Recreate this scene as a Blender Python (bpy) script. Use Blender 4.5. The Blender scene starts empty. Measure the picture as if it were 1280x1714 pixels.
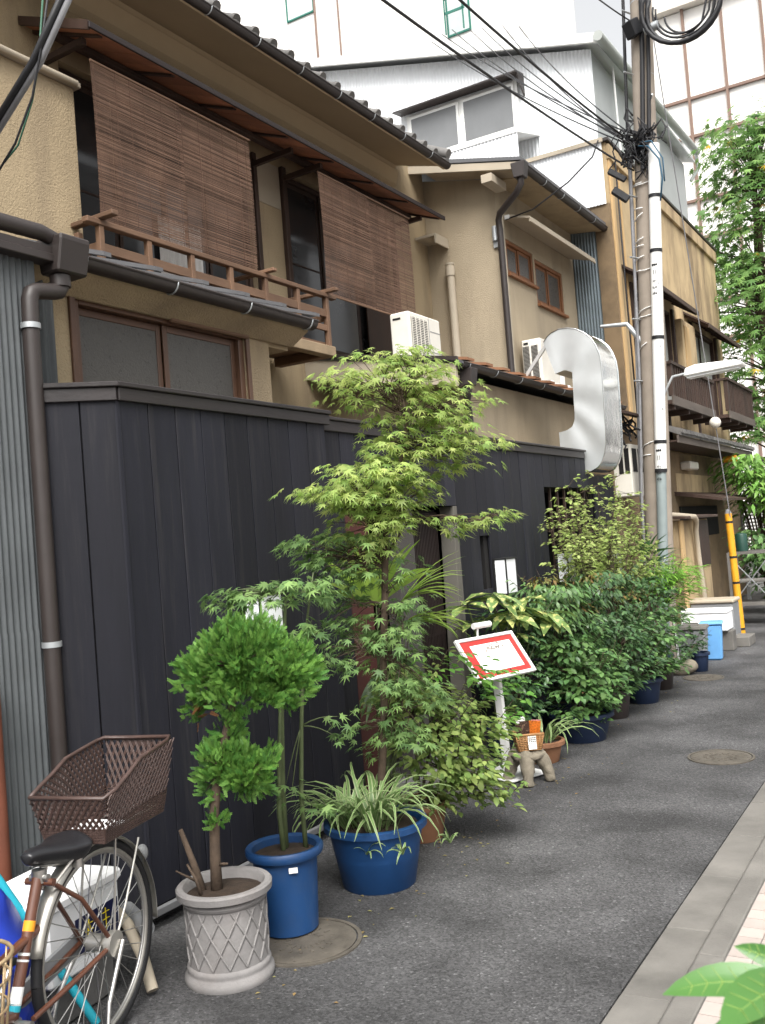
import bpy, math, random
from mathutils import Vector, Matrix
R = math.radians
V = Vector
sc = bpy.context.scene
col = sc.collection
random.seed(7)
U = random.uniform

# ------------------------------------------------------------------ camera, sky, sun, exposure
cd = bpy.data.cameras.new('camera')
cam = bpy.data.objects.new('camera', cd); col.objects.link(cam)
fy = V((-0.514, 0.857, 0.033)); fy.normalize()
up = V((0.084, 0.012, 0.996)); rt = fy.cross(up).normalized(); up = rt.cross(fy).normalized()
cam.matrix_world = Matrix(((rt.x, up.x, -fy.x, 0), (rt.y, up.y, -fy.y, 0), (rt.z, up.z, -fy.z, 1.6), (0, 0, 0, 1)))
cd.sensor_width = 36; cd.lens = 33.606; cd.clip_start = 0.02; cd.clip_end = 400
cd.dof.use_dof = True; cd.dof.focus_distance = 5.5; cd.dof.aperture_fstop = 11
sc.camera = cam

SUN_EL, SUN_AZ = 54, 150            # azimuth measured from +Y towards +X
w = bpy.data.worlds.new('World'); sc.world = w; w.use_nodes = True
nt = w.node_tree; bg = nt.nodes['Background']
sky = nt.nodes.new('ShaderNodeTexSky'); sky.sky_type = 'NISHITA'; sky.sun_disc = False
sky.sun_elevation = R(SUN_EL); sky.sun_rotation = R(SUN_AZ); sky.dust_density = 6; sky.air_density = 1.5; sky.ozone_density = 1
hs = nt.nodes.new('ShaderNodeHueSaturation'); hs.inputs['Saturation'].default_value = 0.09   # overcast: grey-white cloud
nt.links.new(sky.outputs[0], hs.inputs['Color']); nt.links.new(hs.outputs[0], bg.inputs[0])
bg.inputs[1].default_value = 0.15
sl = bpy.data.lights.new('sun', 'SUN'); sl.energy = 1.9; sl.angle = R(38); sl.color = (1, .965, .91)
so = bpy.data.objects.new('sun', sl); col.objects.link(so)
so.rotation_euler = (R(90 - SUN_EL), 0, R(180 - SUN_AZ))
vs = sc.view_settings
vs.view_transform = 'Standard'; vs.look = 'None'; vs.exposure = 0.92; vs.gamma = 1; vs.use_curve_mapping = False
sc.cycles.max_bounces = 6; sc.cycles.diffuse_bounces = 3; sc.cycles.transparent_max_bounces = 12
sc.cycles.caustics_reflective = False; sc.cycles.caustics_refractive = False
sc.cycles.sample_clamp_indirect = 6; sc.cycles.use_adaptive_sampling = True; sc.cycles.adaptive_threshold = 0.02

# ------------------------------------------------------------------ mesh helpers
class MB:
    def __init__(s): s.v = []; s.f = []; s.rv = []; s.has = False
    def add(s, vs_, fs, rv=0.0):
        b = len(s.v); s.v += [tuple(p) for p in vs_]
        for f in fs: s.f.append(tuple(i + b for i in f)); s.rv.append(rv)
        if rv: s.has = True
        return s
    def box(s, x0, x1, y0, y1, z0, z1, rv=0.0):
        return s.add([(x0,y0,z0),(x1,y0,z0),(x1,y1,z0),(x0,y1,z0),(x0,y0,z1),(x1,y0,z1),(x1,y1,z1),(x0,y1,z1)],
                     [(0,3,2,1),(4,5,6,7),(0,1,5,4),(1,2,6,5),(2,3,7,6),(3,0,4,7)], rv)
    def obox(s, c, size, rot=None, rv=0.0):
        c = V(c); a, b, d = [q / 2 for q in size]
        P = [V((sx*a, sy*b, sz*d)) for sz in (-1,1) for sx, sy in ((-1,-1),(1,-1),(1,1),(-1,1))]
        if rot: P = [rot @ p for p in P]
        return s.add([c + p for p in P], [(0,3,2,1),(4,5,6,7),(0,1,5,4),(1,2,6,5),(2,3,7,6),(3,0,4,7)], rv)
    def beam(s, a, b, w, h, upv=(0,0,1), rv=0.0):
        a, b = V(a), V(b); d = (b - a); L = d.length; d.normalize(); u = V(upv)
        sx = d.cross(u)
        if sx.length < 1e-4: sx = d.cross(V((1,0,0)))
        sx.normalize(); u = sx.cross(d).normalized()
        P = [p + sx*i*w/2 + u*j*h/2 for p in (a, b) for i, j in ((-1,-1),(1,-1),(1,1),(-1,1))]
        return s.add(P, [(0,1,2,3),(7,6,5,4),(0,4,5,1),(1,5,6,2),(2,6,7,3),(3,7,4,0)], rv)
    def tube(s, pts, r, n=8, cap=True, rv=0.0):
        pts = [V(p) for p in pts]; N = len(pts)
        rs = r if isinstance(r, (list, tuple)) else [r] * N
        t0 = (pts[1] - pts[0]).normalized()
        u = t0.cross(V((0,0,1)));
        if u.length < 1e-3: u = t0.cross(V((1,0,0)))
        u.normalize(); vs_ = []; fs = []
        for i, p in enumerate(pts):
            t = (pts[min(i+1,N-1)] - pts[max(i-1,0)]).normalized()
            u = (u - t*u.dot(t));
            if u.length < 1e-6: u = t.orthogonal()
            u.normalize(); w_ = t.cross(u)
            for k in range(n):
                a = 2*math.pi*k/n; vs_.append(p + (u*math.cos(a) + w_*math.sin(a))*rs[i])
        for i in range(N-1):
            for k in range(n):
                fs.append((i*n+k, i*n+(k+1)%n, (i+1)*n+(k+1)%n, (i+1)*n+k))
        if cap: fs.append(tuple(range(n-1,-1,-1))); fs.append(tuple((N-1)*n+k for k in range(n)))
        return s.add(vs_, fs, rv)
    def lathe(s, prof, c=(0,0,0), n=24, rv=0.0, closed=False):
        c = V(c); vs_ = []; fs = []; N = len(prof)
        for r_, z in prof:
            for k in range(n):
                a = 2*math.pi*k/n; vs_.append(c + V((r_*math.cos(a), r_*math.sin(a), z)))
        for i in range(N if closed else N-1):
            j = (i+1) % N
            for k in range(n): fs.append((i*n+k, i*n+(k+1)%n, j*n+(k+1)%n, j*n+k))
        if not closed:
            if prof[0][0] > 1e-4: fs.append(tuple(range(n-1,-1,-1)))
            if prof[-1][0] > 1e-4: fs.append(tuple((N-1)*n+k for k in range(n)))
        return s.add(vs_, fs, rv)
    def prism(s, poly, axis, a0, a1, rv=0.0):
        n = len(poly)
        def P(p, a):
            return {'x': (a, p[0], p[1]), 'y': (p[0], a, p[1]), 'z': (p[0], p[1], a)}[axis]
        vs_ = [P(p, a0) for p in poly] + [P(p, a1) for p in poly]
        fs = [tuple(range(n)), tuple(range(2*n-1, n-1, -1))] + [(i, (i+1)%n, n+(i+1)%n, n+i)[::-1] for i in range(n)]
        return s.add(vs_, fs, rv)
    def ball(s, c, r, nu=12, nv=8, rv=0.0):
        c = V(c); r = r if isinstance(r, (tuple, list)) else (r, r, r)
        pr = []
        for j in range(1, nv):
            a = math.pi*j/nv
            for k in range(nu):
                b = 2*math.pi*k/nu; pr.append(c + V((r[0]*math.sin(a)*math.cos(b), r[1]*math.sin(a)*math.sin(b), -r[2]*math.cos(a))))
        pr += [c - V((0,0,r[2])), c + V((0,0,r[2]))]; fs = []; m = len(pr)
        for j in range(nv-2):
            for k in range(nu): fs.append((j*nu+k, j*nu+(k+1)%nu, (j+1)*nu+(k+1)%nu, (j+1)*nu+k))
        for k in range(nu): fs.append((m-2, (k+1)%nu, k)); fs.append((m-1, (nv-2)*nu+k, (nv-2)*nu+(k+1)%nu))
        return s.add(pr, fs, rv)
    def corr(s, o, du, dv, L, Hh, pitch=.032, amp=.006, rv=0.0):
        """wavy sheet: waves across du (length L), straight along dv (length Hh)"""
        o, du, dv = V(o), V(du), V(dv); nn = du.cross(dv).normalized(); k = max(2, int(L/pitch*6)); vs_ = []; fs = []
        for i in range(k+1):
            t = L*i/k; q = o + du*t + nn*amp*math.sin(2*math.pi*t/pitch); vs_ += [q, q + dv*Hh]
        for i in range(k): fs.append((2*i, 2*i+2, 2*i+3, 2*i+1))
        return s.add(vs_, fs, rv)
    def mesh(s, name, off=V((0,0,0)), mats=(), smooth=None):
        me = bpy.data.meshes.new(name)
        me.from_pydata([(p[0]-off.x, p[1]-off.y, p[2]-off.z) for p in s.v], [], s.f)
        for m in mats: me.materials.append(m)
        if s.has:
            at = me.attributes.new('rv', 'FLOAT', 'FACE'); at.data.foreach_set('value', s.rv)
        if smooth is not None:
            me.polygons.foreach_set('use_smooth', [True]*len(me.polygons))
            if smooth < 180: me.set_sharp_from_angle(angle=R(smooth))
        me.update()
        return me

ORG = {}
def tagit(o, label=None, cat=None, group=None, kind=None):
    if label: o['label'] = label
    if cat: o['category'] = cat
    if group: o['group'] = group
    if kind: o['kind'] = kind
    return o
def thing(name, label, cat, loc=(0,0,0), group=None):
    o = bpy.data.objects.new(name, None); col.objects.link(o); o.location = loc; o.empty_display_size = .1
    ORG[o.name] = V(loc); return tagit(o, label, cat, group)
def bevel(o, b, seg=1):
    m = o.modifiers.new('bevel', 'BEVEL'); m.width = b; m.segments = seg; m.limit_method = 'ANGLE'; m.angle_limit = R(40)
def part(name, mb, mat, parent, smooth=None, bev=0, kind=None, label=None):
    off = ORG[parent.name]
    o = bpy.data.objects.new(name, mb.mesh(name, off, [mat], smooth)); col.objects.link(o); o.parent = parent
    ORG[o.name] = off
    if bev: bevel(o, bev)
    return tagit(o, label, None, None, kind)
def partsplit(name, mb, mat, parent, smooth=None, bev=0):
    """one object for each separate piece of the mesh"""
    par = list(range(len(mb.v)))
    def find(i):
        while par[i] != i: par[i] = par[par[i]]; i = par[i]
        return i
    for f in mb.f:
        for q in f[1:]: par[find(q)] = find(f[0])
    groups = {}
    for f in mb.f: groups.setdefault(find(f[0]), []).append(f)
    for fs in groups.values():
        used = sorted({i for f in fs for i in f}); ix = {o_: k_ for k_, o_ in enumerate(used)}
        part(name, MB().add([mb.v[i] for i in used], [tuple(ix[i] for i in f) for f in fs]), mat, parent, smooth, bev)
def solo(name, mb, mat, label=None, cat=None, group=None, kind=None, smooth=None, bev=0):
    xs = [p[0] for p in mb.v]; ys = [p[1] for p in mb.v]; zs = [p[2] for p in mb.v]
    off = V(((min(xs)+max(xs))/2, (min(ys)+max(ys))/2, min(zs)))
    o = bpy.data.objects.new(name, mb.mesh(name, off, [mat], smooth)); col.objects.link(o); o.location = off
    ORG[o.name] = off
    if bev: bevel(o, bev)
    return tagit(o, label, cat, group, kind)
def piece(name, me, parent, mat4, kind=None, bev=0):
    """a piece sharing mesh data; mat4 in world coordinates"""
    o = bpy.data.objects.new(name, me); col.objects.link(o); o.parent = parent
    o.matrix_local = Matrix.Translation(-ORG[parent.name]) @ mat4; ORG[o.name] = ORG[parent.name]
    if bev: bevel(o, bev)
    return tagit(o, kind=kind)
T4 = Matrix.Translation
def RZ(a): return Matrix.Rotation(a, 4, 'Z')
def frame(loc, xdir, zdir, s=1.0):
    x = V(xdir).normalized(); z = V(zdir); z = (z - x*z.dot(x)).normalized(); y = z.cross(x)
    return Matrix(((x.x*s, y.x*s, z.x*s, loc[0]), (x.y*s, y.y*s, z.y*s, loc[1]), (x.z*s, y.z*s, z.z*s, loc[2]), (0,0,0,1)))

# ------------------------------------------------------------------ materials
MATS = {}
def mat(name, c, rough=.6, var=.18, scale=3, bump=.0, bscale=80, metal=0, spec=.4, rnd=0, c2=None, c2scale=1.2, c2amt=.5, c2lo=.5, stretch=(1,1,1), trans=0, alpha=1, coat=0, bdist=.004, c2st=None):
    m = bpy.data.materials.new(name); m.use_nodes = True; N = m.node_tree.nodes; L = m.node_tree.links
    b = N['Principled BSDF']; out = N['Material Output']
    geo = N.new('ShaderNodeNewGeometry'); mp = N.new('ShaderNodeMapping'); mp.inputs['Scale'].default_value = stretch
    L.new(geo.outputs['Position'], mp.inputs[0])
    def noise(s_, det=5, rg=.6):
        n = N.new('ShaderNodeTexNoise'); n.inputs['Scale'].default_value = s_; n.inputs['Detail'].default_value = det; n.inputs['Roughness'].default_value = rg
        L.new(mp.outputs[0], n.inputs['Vector']); return n.outputs['Fac']
    n1 = noise(scale)
    mr = N.new('ShaderNodeMapRange'); mr.inputs[1].default_value = .25; mr.inputs[2].default_value = .75; mr.inputs[3].default_value = 1-var; mr.inputs[4].default_value = 1+var
    L.new(n1, mr.inputs[0]); val = mr.outputs[0]
    if rnd:
        oi = N.new('ShaderNodeObjectInfo'); at = N.new('ShaderNodeAttribute'); at.attribute_name = 'rv'
        ad = N.new('ShaderNodeMath'); L.new(oi.outputs['Random'], ad.inputs[0]); L.new(at.outputs['Fac'], ad.inputs[1])
        fr = N.new('ShaderNodeMath'); fr.operation = 'FRACT'; L.new(ad.outputs[0], fr.inputs[0])
        r2 = N.new('ShaderNodeMapRange'); r2.inputs[3].default_value = 1-rnd; r2.inputs[4].default_value = 1+rnd; L.new(fr.outputs[0], r2.inputs[0])
        mu = N.new('ShaderNodeMath'); mu.operation = 'MULTIPLY'; L.new(val, mu.inputs[0]); L.new(r2.outputs[0], mu.inputs[1]); val = mu.outputs[0]
    base = N.new('ShaderNodeRGB'); base.outputs[0].default_value = (*c, 1); bc = base.outputs[0]
    if c2:
        n2 = noise(c2scale, 6, .65)
        if c2st:
            mp2 = N.new('ShaderNodeMapping'); mp2.inputs['Scale'].default_value = c2st; L.new(geo.outputs['Position'], mp2.inputs[0]); L.new(mp2.outputs[0], n2.node.inputs['Vector'])
        m2 = N.new('ShaderNodeMapRange'); m2.inputs[1].default_value = c2lo; m2.inputs[2].default_value = c2lo+.22; m2.inputs[4].default_value = c2amt
        L.new(n2, m2.inputs[0]); mx = N.new('ShaderNodeMix'); mx.data_type = 'RGBA'; L.new(m2.outputs[0], mx.inputs[0]); L.new(bc, mx.inputs[6]); mx.inputs[7].default_value = (*c2, 1); bc = mx.outputs[2]
    vm = N.new('ShaderNodeVectorMath'); vm.operation = 'SCALE'; L.new(bc, vm.inputs[0]); L.new(val, vm.inputs[3])
    L.new(vm.outputs[0], b.inputs['Base Color'])
    rr = N.new('ShaderNodeMapRange'); rr.inputs[3].default_value = max(.02, rough-.1); rr.inputs[4].default_value = min(1, rough+.1); L.new(n1, rr.inputs[0]); L.new(rr.outputs[0], b.inputs['Roughness'])
    b.inputs['Metallic'].default_value = metal; b.inputs['Specular IOR Level'].default_value = spec
    if coat: b.inputs['Coat Weight'].default_value = coat
    if bump:
        n3 = noise(bscale, 4, .6); bp = N.new('ShaderNodeBump'); bp.inputs['Strength'].default_value = min(1, bump); bp.inputs['Distance'].default_value = bdist
        L.new(n3, bp.inputs['Height']); L.new(bp.outputs[0], b.inputs['Normal'])
    if trans:
        tr = N.new('ShaderNodeBsdfTranslucent'); L.new(vm.outputs[0], tr.inputs[0]); mix = N.new('ShaderNodeMixShader'); mix.inputs[0].default_value = trans
        L.new(b.outputs[0], mix.inputs[1]); L.new(tr.outputs[0], mix.inputs[2]); L.new(mix.outputs[0], out.inputs[0])
    if alpha < 1: b.inputs['Alpha'].default_value = alpha
    MATS[name] = m; return m

def leafmat(name, c, c_alt, trans=.35, rough=.45, spread=.35, spec=.35):
    """leaf colour wanders between two leaf hues, leaf by leaf"""
    m = bpy.data.materials.new(name); m.use_nodes = True; N = m.node_tree.nodes; L = m.node_tree.links
    b = N['Principled BSDF']; out = N['Material Output']
    oi = N.new('ShaderNodeObjectInfo'); at = N.new('ShaderNodeAttribute'); at.attribute_name = 'rv'
    ad = N.new('ShaderNodeMath'); L.new(oi.outputs['Random'], ad.inputs[0]); L.new(at.outputs['Fac'], ad.inputs[1])
    fr = N.new('ShaderNodeMath'); fr.operation = 'FRACT'; L.new(ad.outputs[0], fr.inputs[0])
    mx = N.new('ShaderNodeMix'); mx.data_type = 'RGBA'; L.new(fr.outputs[0], mx.inputs[0]); mx.inputs[6].default_value = (*c, 1); mx.inputs[7].default_value = (*c_alt, 1)
    m2 = N.new('ShaderNodeMath'); m2.operation = 'MULTIPLY'; m2.inputs[1].default_value = 7.31; L.new(fr.outputs[0], m2.inputs[0])
    f2 = N.new('ShaderNodeMath'); f2.operation = 'FRACT'; L.new(m2.outputs[0], f2.inputs[0])
    r2 = N.new('ShaderNodeMapRange'); r2.inputs[3].default_value = 1-spread; r2.inputs[4].default_value = 1+spread; L.new(f2.outputs[0], r2.inputs[0])
    vm = N.new('ShaderNodeVectorMath'); vm.operation = 'SCALE'; L.new(mx.outputs[2], vm.inputs[0]); L.new(r2.outputs[0], vm.inputs[3])
    L.new(vm.outputs[0], b.inputs['Base Color']); b.inputs['Roughness'].default_value = rough; b.inputs['Specular IOR Level'].default_value = spec
    tr = N.new('ShaderNodeBsdfTranslucent'); L.new(vm.outputs[0], tr.inputs[0]); mix = N.new('ShaderNodeMixShader'); mix.inputs[0].default_value = trans
    L.new(b.outputs[0], mix.inputs[1]); L.new(tr.outputs[0], mix.inputs[2]); L.new(mix.outputs[0], out.inputs[0])
    MATS[name] = m; return m

def asphalt():
    m = mat('asphalt', (.060,.059,.060), .85, .14, .7, 0); N = m.node_tree.nodes; L = m.node_tree.links; b = N['Principled BSDF']
    geo = N.new('ShaderNodeNewGeometry')
    vo = N.new('ShaderNodeTexVoronoi'); vo.inputs['Scale'].default_value = 120; L.new(geo.outputs['Position'], vo.inputs['Vector'])
    sp = N.new('ShaderNodeSeparateColor'); L.new(vo.outputs['Color'], sp.inputs[0])
    mr = N.new('ShaderNodeMapRange'); mr.inputs[1].default_value = .0; mr.inputs[2].default_value = 1; mr.inputs[3].default_value = .55; mr.inputs[4].default_value = 1.45; L.new(sp.outputs[0], mr.inputs[0])
    pw = N.new('ShaderNodeMath'); pw.operation = 'GREATER_THAN'; pw.inputs[1].default_value = .972; L.new(sp.outputs[1], pw.inputs[0])
    ad = N.new('ShaderNodeMath'); ad.operation = 'MULTIPLY_ADD'; ad.inputs[1].default_value = 1.1; L.new(pw.outputs[0], ad.inputs[0]); L.new(mr.outputs[0], ad.inputs[2])
    src = b.inputs['Base Color'].links[0].from_socket
    # worn, dusty tracks and damp dark patches with shapes of their own
    n2 = N.new('ShaderNodeTexNoise'); n2.inputs['Scale'].default_value = 1.6; n2.inputs['Detail'].default_value = 6; L.new(geo.outputs['Position'], n2.inputs['Vector'])
    m2 = N.new('ShaderNodeMapRange'); m2.inputs[1].default_value = .35; m2.inputs[2].default_value = .7; m2.inputs[3].default_value = .55; m2.inputs[4].default_value = 1.5; L.new(n2.outputs['Fac'], m2.inputs[0])
    mu = N.new('ShaderNodeMath'); mu.operation = 'MULTIPLY'; L.new(ad.outputs[0], mu.inputs[0]); L.new(m2.outputs[0], mu.inputs[1])
    vm = N.new('ShaderNodeVectorMath'); vm.operation = 'SCALE'; L.new(src, vm.inputs[0]); L.new(mu.outputs[0], vm.inputs[3]); L.new(vm.outputs[0], b.inputs['Base Color'])
    bp = N.new('ShaderNodeBump'); bp.inputs['Strength'].default_value = .8; bp.inputs['Distance'].default_value = .005
    L.new(vo.outputs['Distance'], bp.inputs['Height']); L.new(bp.outputs[0], b.inputs['Normal'])
    return m

m_asph = asphalt()
m_conc = mat('concrete', (.155,.146,.132), .9, .28, 2.5, .6, 120, c2=(.10,.094,.085), c2scale=2.6, c2amt=.7, c2lo=.46, rnd=.05)
m_concd = mat('concrete_dark', (.15,.145,.14), .9, .25, 2.5, .5, 120, c2=(.07,.07,.065), c2scale=1.6, c2amt=.6)
m_tile = mat('pink_tile', (.38,.325,.295), .5, .1, 9, .2, 200, rnd=.08)
m_grout = mat('grout', (.19,.18,.17), .95, .2, 20)
m_plank = mat('charcoal_plank', (.0135,.0138,.0195), .6, .3, 5, .45, 60, rnd=.28, stretch=(1,1,.12), spec=.22, c2=(.046,.043,.043), c2scale=9, c2amt=.5, c2lo=.54, c2st=(2,2,.12))
m_cap = mat('cap_wood', (.022,.018,.018), .5, .3, 6, .4, 50, rnd=.1, stretch=(1,.15,1))
m_plas = mat('tan_plaster', (.385,.30,.188), .95, .12, 1.3, 1.0, 85, bdist=.010, c2=(.20,.155,.105), c2scale=1.6, c2amt=.6, c2lo=.48, c2st=(1.6,1.6,.28))
m_plas2 = mat('cream_plaster', (.37,.305,.215), .95, .09, 1.1, .9, 85, bdist=.008, c2=(.24,.20,.145), c2scale=1.6, c2amt=.6, c2lo=.48, c2st=(1.6,1.6,.28))
m_trim = mat('cream_trim', (.40,.345,.265), .7, .1, 2, .2, 60)
m_wood = mat('weathered_wood', (.15,.086,.052), .7, .35, 5, .5, 70, rnd=.2, stretch=(1,.2,1))
m_woodd = mat('dark_brown_wood', (.045,.026,.019), .65, .35, 6, .5, 70, rnd=.2, stretch=(1,1,.2))
m_soff = mat('eave_board', (.32,.135,.075), .75, .3, 5, .4, 60, rnd=.25, stretch=(1,1,1))
m_bframe = mat('brown_frame', (.10,.052,.032), .45, .2, 6, .1, 60)
m_metalb = mat('brown_metal', (.030,.023,.021), .5, .15, 4, .1, 40, spec=.5)
m_roof = mat('roof_metal', (.10,.10,.105), .45, .2, 3, .1, 30, spec=.5)
m_ktile = mat('roof_tile', (.115,.11,.105), .7, .3, 8, .5, 60, rnd=.25)
m_galv = mat('galvanised', (.42,.44,.45), .5, .2, 6, .15, 60, metal=.6)
m_corrg = mat('corrugated_grey', (.085,.093,.097), .65, .2, 3, .1, 60, metal=.1, c2=(.05,.042,.037), c2scale=2.5, c2amt=.3, c2lo=.58)
m_corrb = mat('corrugated_blue', (.15,.185,.205), .5, .14, 3, .1, 60, metal=.2)
m_corrw = mat('corrugated_white', (.84,.86,.88), .5, .06, 2, .05, 60)
m_white = mat('white_paint', (.78,.78,.76), .5, .05, 4)
m_offw = mat('ac_casing', (.68,.65,.58), .5, .07, 4)
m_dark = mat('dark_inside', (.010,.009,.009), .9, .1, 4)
m_glassd = mat('window_glass', (.035,.035,.036), .12, .2, 1.5, .0, spec=.6)
m_pglass = mat('pebbled_glass', (.066,.060,.052), .30, .15, 30, .7, 90, spec=.5)
m_reed = mat('bamboo_reed', (.175,.105,.072), .85, .34, 2.2, 0, rnd=.35, trans=.25, stretch=(1,1.6,1))
m_thread = mat('thread', (.12,.066,.045), .9, .1)
m_black = mat('black_rubber', (.012,.012,.013), .5, .2, 8)
m_blackp = mat('black_vinyl', (.014,.014,.016), .33, .2, 10, .15, 90, spec=.5)
m_chrome = mat('chrome', (.42,.41,.39), .35, .2, 12, metal=.9)
m_rim = mat('aluminium_rim', (.40,.385,.35), .42, .15, 10, metal=.75)
m_brown = mat('brown_paint', (.095,.034,.018), .35, .25, 9, spec=.6, coat=.3)
m_bask = mat('brown_wicker', (.060,.036,.030), .45, .25, 30, rnd=.2, spec=.45)
m_bpot = mat('blue_plastic', (.010,.048,.145), .48, .2, 4, .15, 30, spec=.4, c2=(.06,.085,.13), c2scale=4, c2amt=.5, c2lo=.52, c2st=(1,1,.5))
m_npot = mat('navy_plastic', (.012,.022,.052), .5, .2, 4, .1, 30)
m_gpot = mat('grey_terracotta', (.205,.195,.19), .9, .2, 7, .5, 70, c2=(.17,.15,.14), c2scale=6, c2amt=.55)
m_clay = mat('clay_pot', (.24,.115,.06), .85, .2, 6, .3, 60)
m_soil = mat('soil', (.030,.019,.012), 1, .4, 25, 1, 60)
m_bark = mat('bark', (.075,.052,.036), .9, .35, 20, .8, 70)
m_gstem = mat('green_stem', (.085,.11,.045), .7, .3, 14, .3, 60)
m_red = mat('red_card', (.40,.03,.024), .5, .06, 4)
m_paper = mat('paper', (.82,.81,.78), .7, .02, 4)
m_stone = mat('stool_stone', (.19,.165,.125), .95, .3, 12, 1, 60, c2=(.09,.085,.06), c2scale=5, c2amt=.6)
m_conc2 = mat('damp_concrete', (.085,.08,.072), .9, .25, 2.5, .6, 120, c2=(.04,.038,.033), c2scale=2.6, c2amt=.7)
m_door = mat('door_wood', (.014,.008,.007), .6, .3, 6)
m_beam = mat('pale_weathered_wood', (.27,.20,.125), .8, .25, 5, .4, 60)
m_rail = mat('grey_rail', (.16,.16,.165), .6, .2, 4)
m_rattan = mat('rattan', (.30,.16,.065), .7, .3, 40, rnd=.25)
m_ochre = mat('ochre_plaster', (.46,.345,.20), .95, .18, 1.4, .5, 60, c2=(.16,.112,.068), c2scale=1.5, c2amt=.85, c2lo=.43, c2st=(1.3,1.3,.4))
m_ochred = mat('stained_plaster', (.22,.155,.09), .95, .2, 1.2, .5, 60, c2=(.06,.048,.036), c2scale=1.1, c2amt=.7, c2lo=.46)
m_pole = mat('pole_concrete', (.30,.255,.21), .9, .15, 5, .4, 90)
m_cable = mat('cable_black', (.012,.012,.014), .55, .2, 10)
m_cableg = mat('cable_grey', (.22,.22,.23), .6, .2, 10)
m_blue = mat('cable_blue', (.025,.085,.14), .5, .1)
m_yel = mat('yellow_guard', (.66,.32,.02), .45, .1, 5)
m_gbin = mat('grey_bin', (.23,.235,.24), .55, .12, 4)
m_bbin = mat('blue_bin', (.13,.33,.62), .5, .1, 4)
m_foam = mat('white_foam', (.85,.85,.85), .7, .03, 6)
m_teal = mat('teal_tape', (.02,.33,.42), .45, .06, 6)
m_bag = mat('blue_sheet', (.02,.05,.42), .45, .2, 9, .2, 30)
m_rust = mat('rust_pipe', (.15,.048,.026), .7, .25, 6, .2, 60)
m_lamp = mat('milk_panel', (.80,.82,.84), .4, .02, 4)
m_steel = mat('duct_steel', (.66,.68,.68), .40, .08, 2, .10, 4, metal=.72, bdist=.02)
m_steelm = mat('duct_bright', (.66,.68,.68), .16, .05, 3, .2, 4, metal=1, bdist=.02)
m_iron = mat('manhole_iron', (.085,.074,.06), .75, .3, 14, .5, 80)
m_far = mat('far_white_wall', (.82,.80,.77), .6, .03, .5)
m_farb = mat('far_brown_trim', (.20,.13,.10), .6, .1, 2)
m_orange = mat('orange_plastic', (.75,.30,.02), .5, .05)
# ================================================================== THE SETTING
solo('ground', MB().add([(-120,-60,-.05),(120,-60,-.05),(120,160,-.05),(-120,160,-.05)], [(0,1,2,3)]), m_concd, kind='structure')
rd = MB(); rd.box(-3.35, -1.13, -6, 70, -.04, 0.0)
solo('road', rd, m_asph, kind='structure')
ap = MB()
ap.prism([(-3.35,4.5),(-2.86,4.5),(-2.69,4.95),(-2.74,5.9),(-2.80,8),(-2.86,12),(-3.35,12)], 'z', -.03, .012)
solo('concrete_apron', ap, m_conc2, kind='structure', bev=.006)
# gutter and kerb slabs
kb = MB(); kb.box(-1.125, -.85, -6, 70, -.05, -.006)
kerb = solo('kerb_strip', kb, m_grout, kind='structure')
me_ap = MB().prism([(0,0),(.172,.006),(.172,-.06),(0,-.06)], 'y', 0, .598).mesh('gutter_slab', mats=[m_conc])
me_kb = MB().prism([(0,-.06),(0,.012),(.012,.026),(.098,.026),(.104,.02),(.104,-.06)], 'y', 0, .598).mesh('kerb_stone', mats=[m_conc])
for i in range(30):
    piece('gutter_slab', me_ap, kerb, T4((-1.124, -1+i*.6, .002+U(0,.003))), bev=.004)
    piece('kerb_stone', me_kb, kerb, T4((-.951, -1.25+i*.6, U(0,.003))), bev=.004)
# tiled pavement
tb = MB(); tb.box(-.846, 3.2, -6, 70, -.05, .022)
pav = solo('tiled_pavement', tb, m_grout, kind='structure')
me_t = MB().box(0, .0865, 0, .0865, 0, .008).mesh('floor_tile', mats=[m_tile])
k = 0
for j in range(50):
    for i in range(6):
        if k < 300: piece('floor_tile', me_t, pav, T4((-.8405+i*.0905, 2.3+j*.0905, .0195+U(0,.0012)))); k += 1
rest = MB()
for j in range(-40, 110):
    for i in range(36):
        if not (0 <= j < 50 and i < 6):
            x, y = -.8405+i*.0905, 2.3+j*.0905; rest.box(x, x+.0865, y, y+.0865, .0195, .0277)
part('floor_tiles', rest, m_tile, pav, kind='stuff')

# manhole covers
def manhole(x, y, r, label, rz=0):
    t = thing('manhole_cover', label, 'manhole cover', (x, y, 0), 'manhole covers in the road')
    fr = MB().lathe([(r*.93,-.02),(r*.93,.007),(r,.007),(r,.0),(r,-.02)], (x,y,0), 40); part('rim', fr, m_iron, t, 40)
    d = MB().lathe([(r*.9,-.02),(r*.9,.006),(r*.86,.008),(r*.6,.008),(r*.58,.006),(.001,.006)], (x,y,0), 40); pl = part('lid', d, m_iron, t, 30)
    st = MB()
    for k in range(16):
        a = 2*math.pi*k/16
        for q in (.3, .48, .72, .8): st.obox((x+r*q*math.cos(a+q), y+r*q*math.sin(a+q), .007), (.022,.011,.004), Matrix.Rotation(a+q,3,'Z'))
    part('stud_pattern', st, m_iron, pl, kind='stuff')
manhole(-1.49, 6.62, .215, 'round tan manhole cover in the open asphalt in front of the stone stool')
manhole(-2.33, 9.9, .20, 'round manhole cover beside the rough stone and the grey bin')
manhole(-2.43, 3.17, .235, 'round rusty manhole cover under the tall blue pot')

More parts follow.
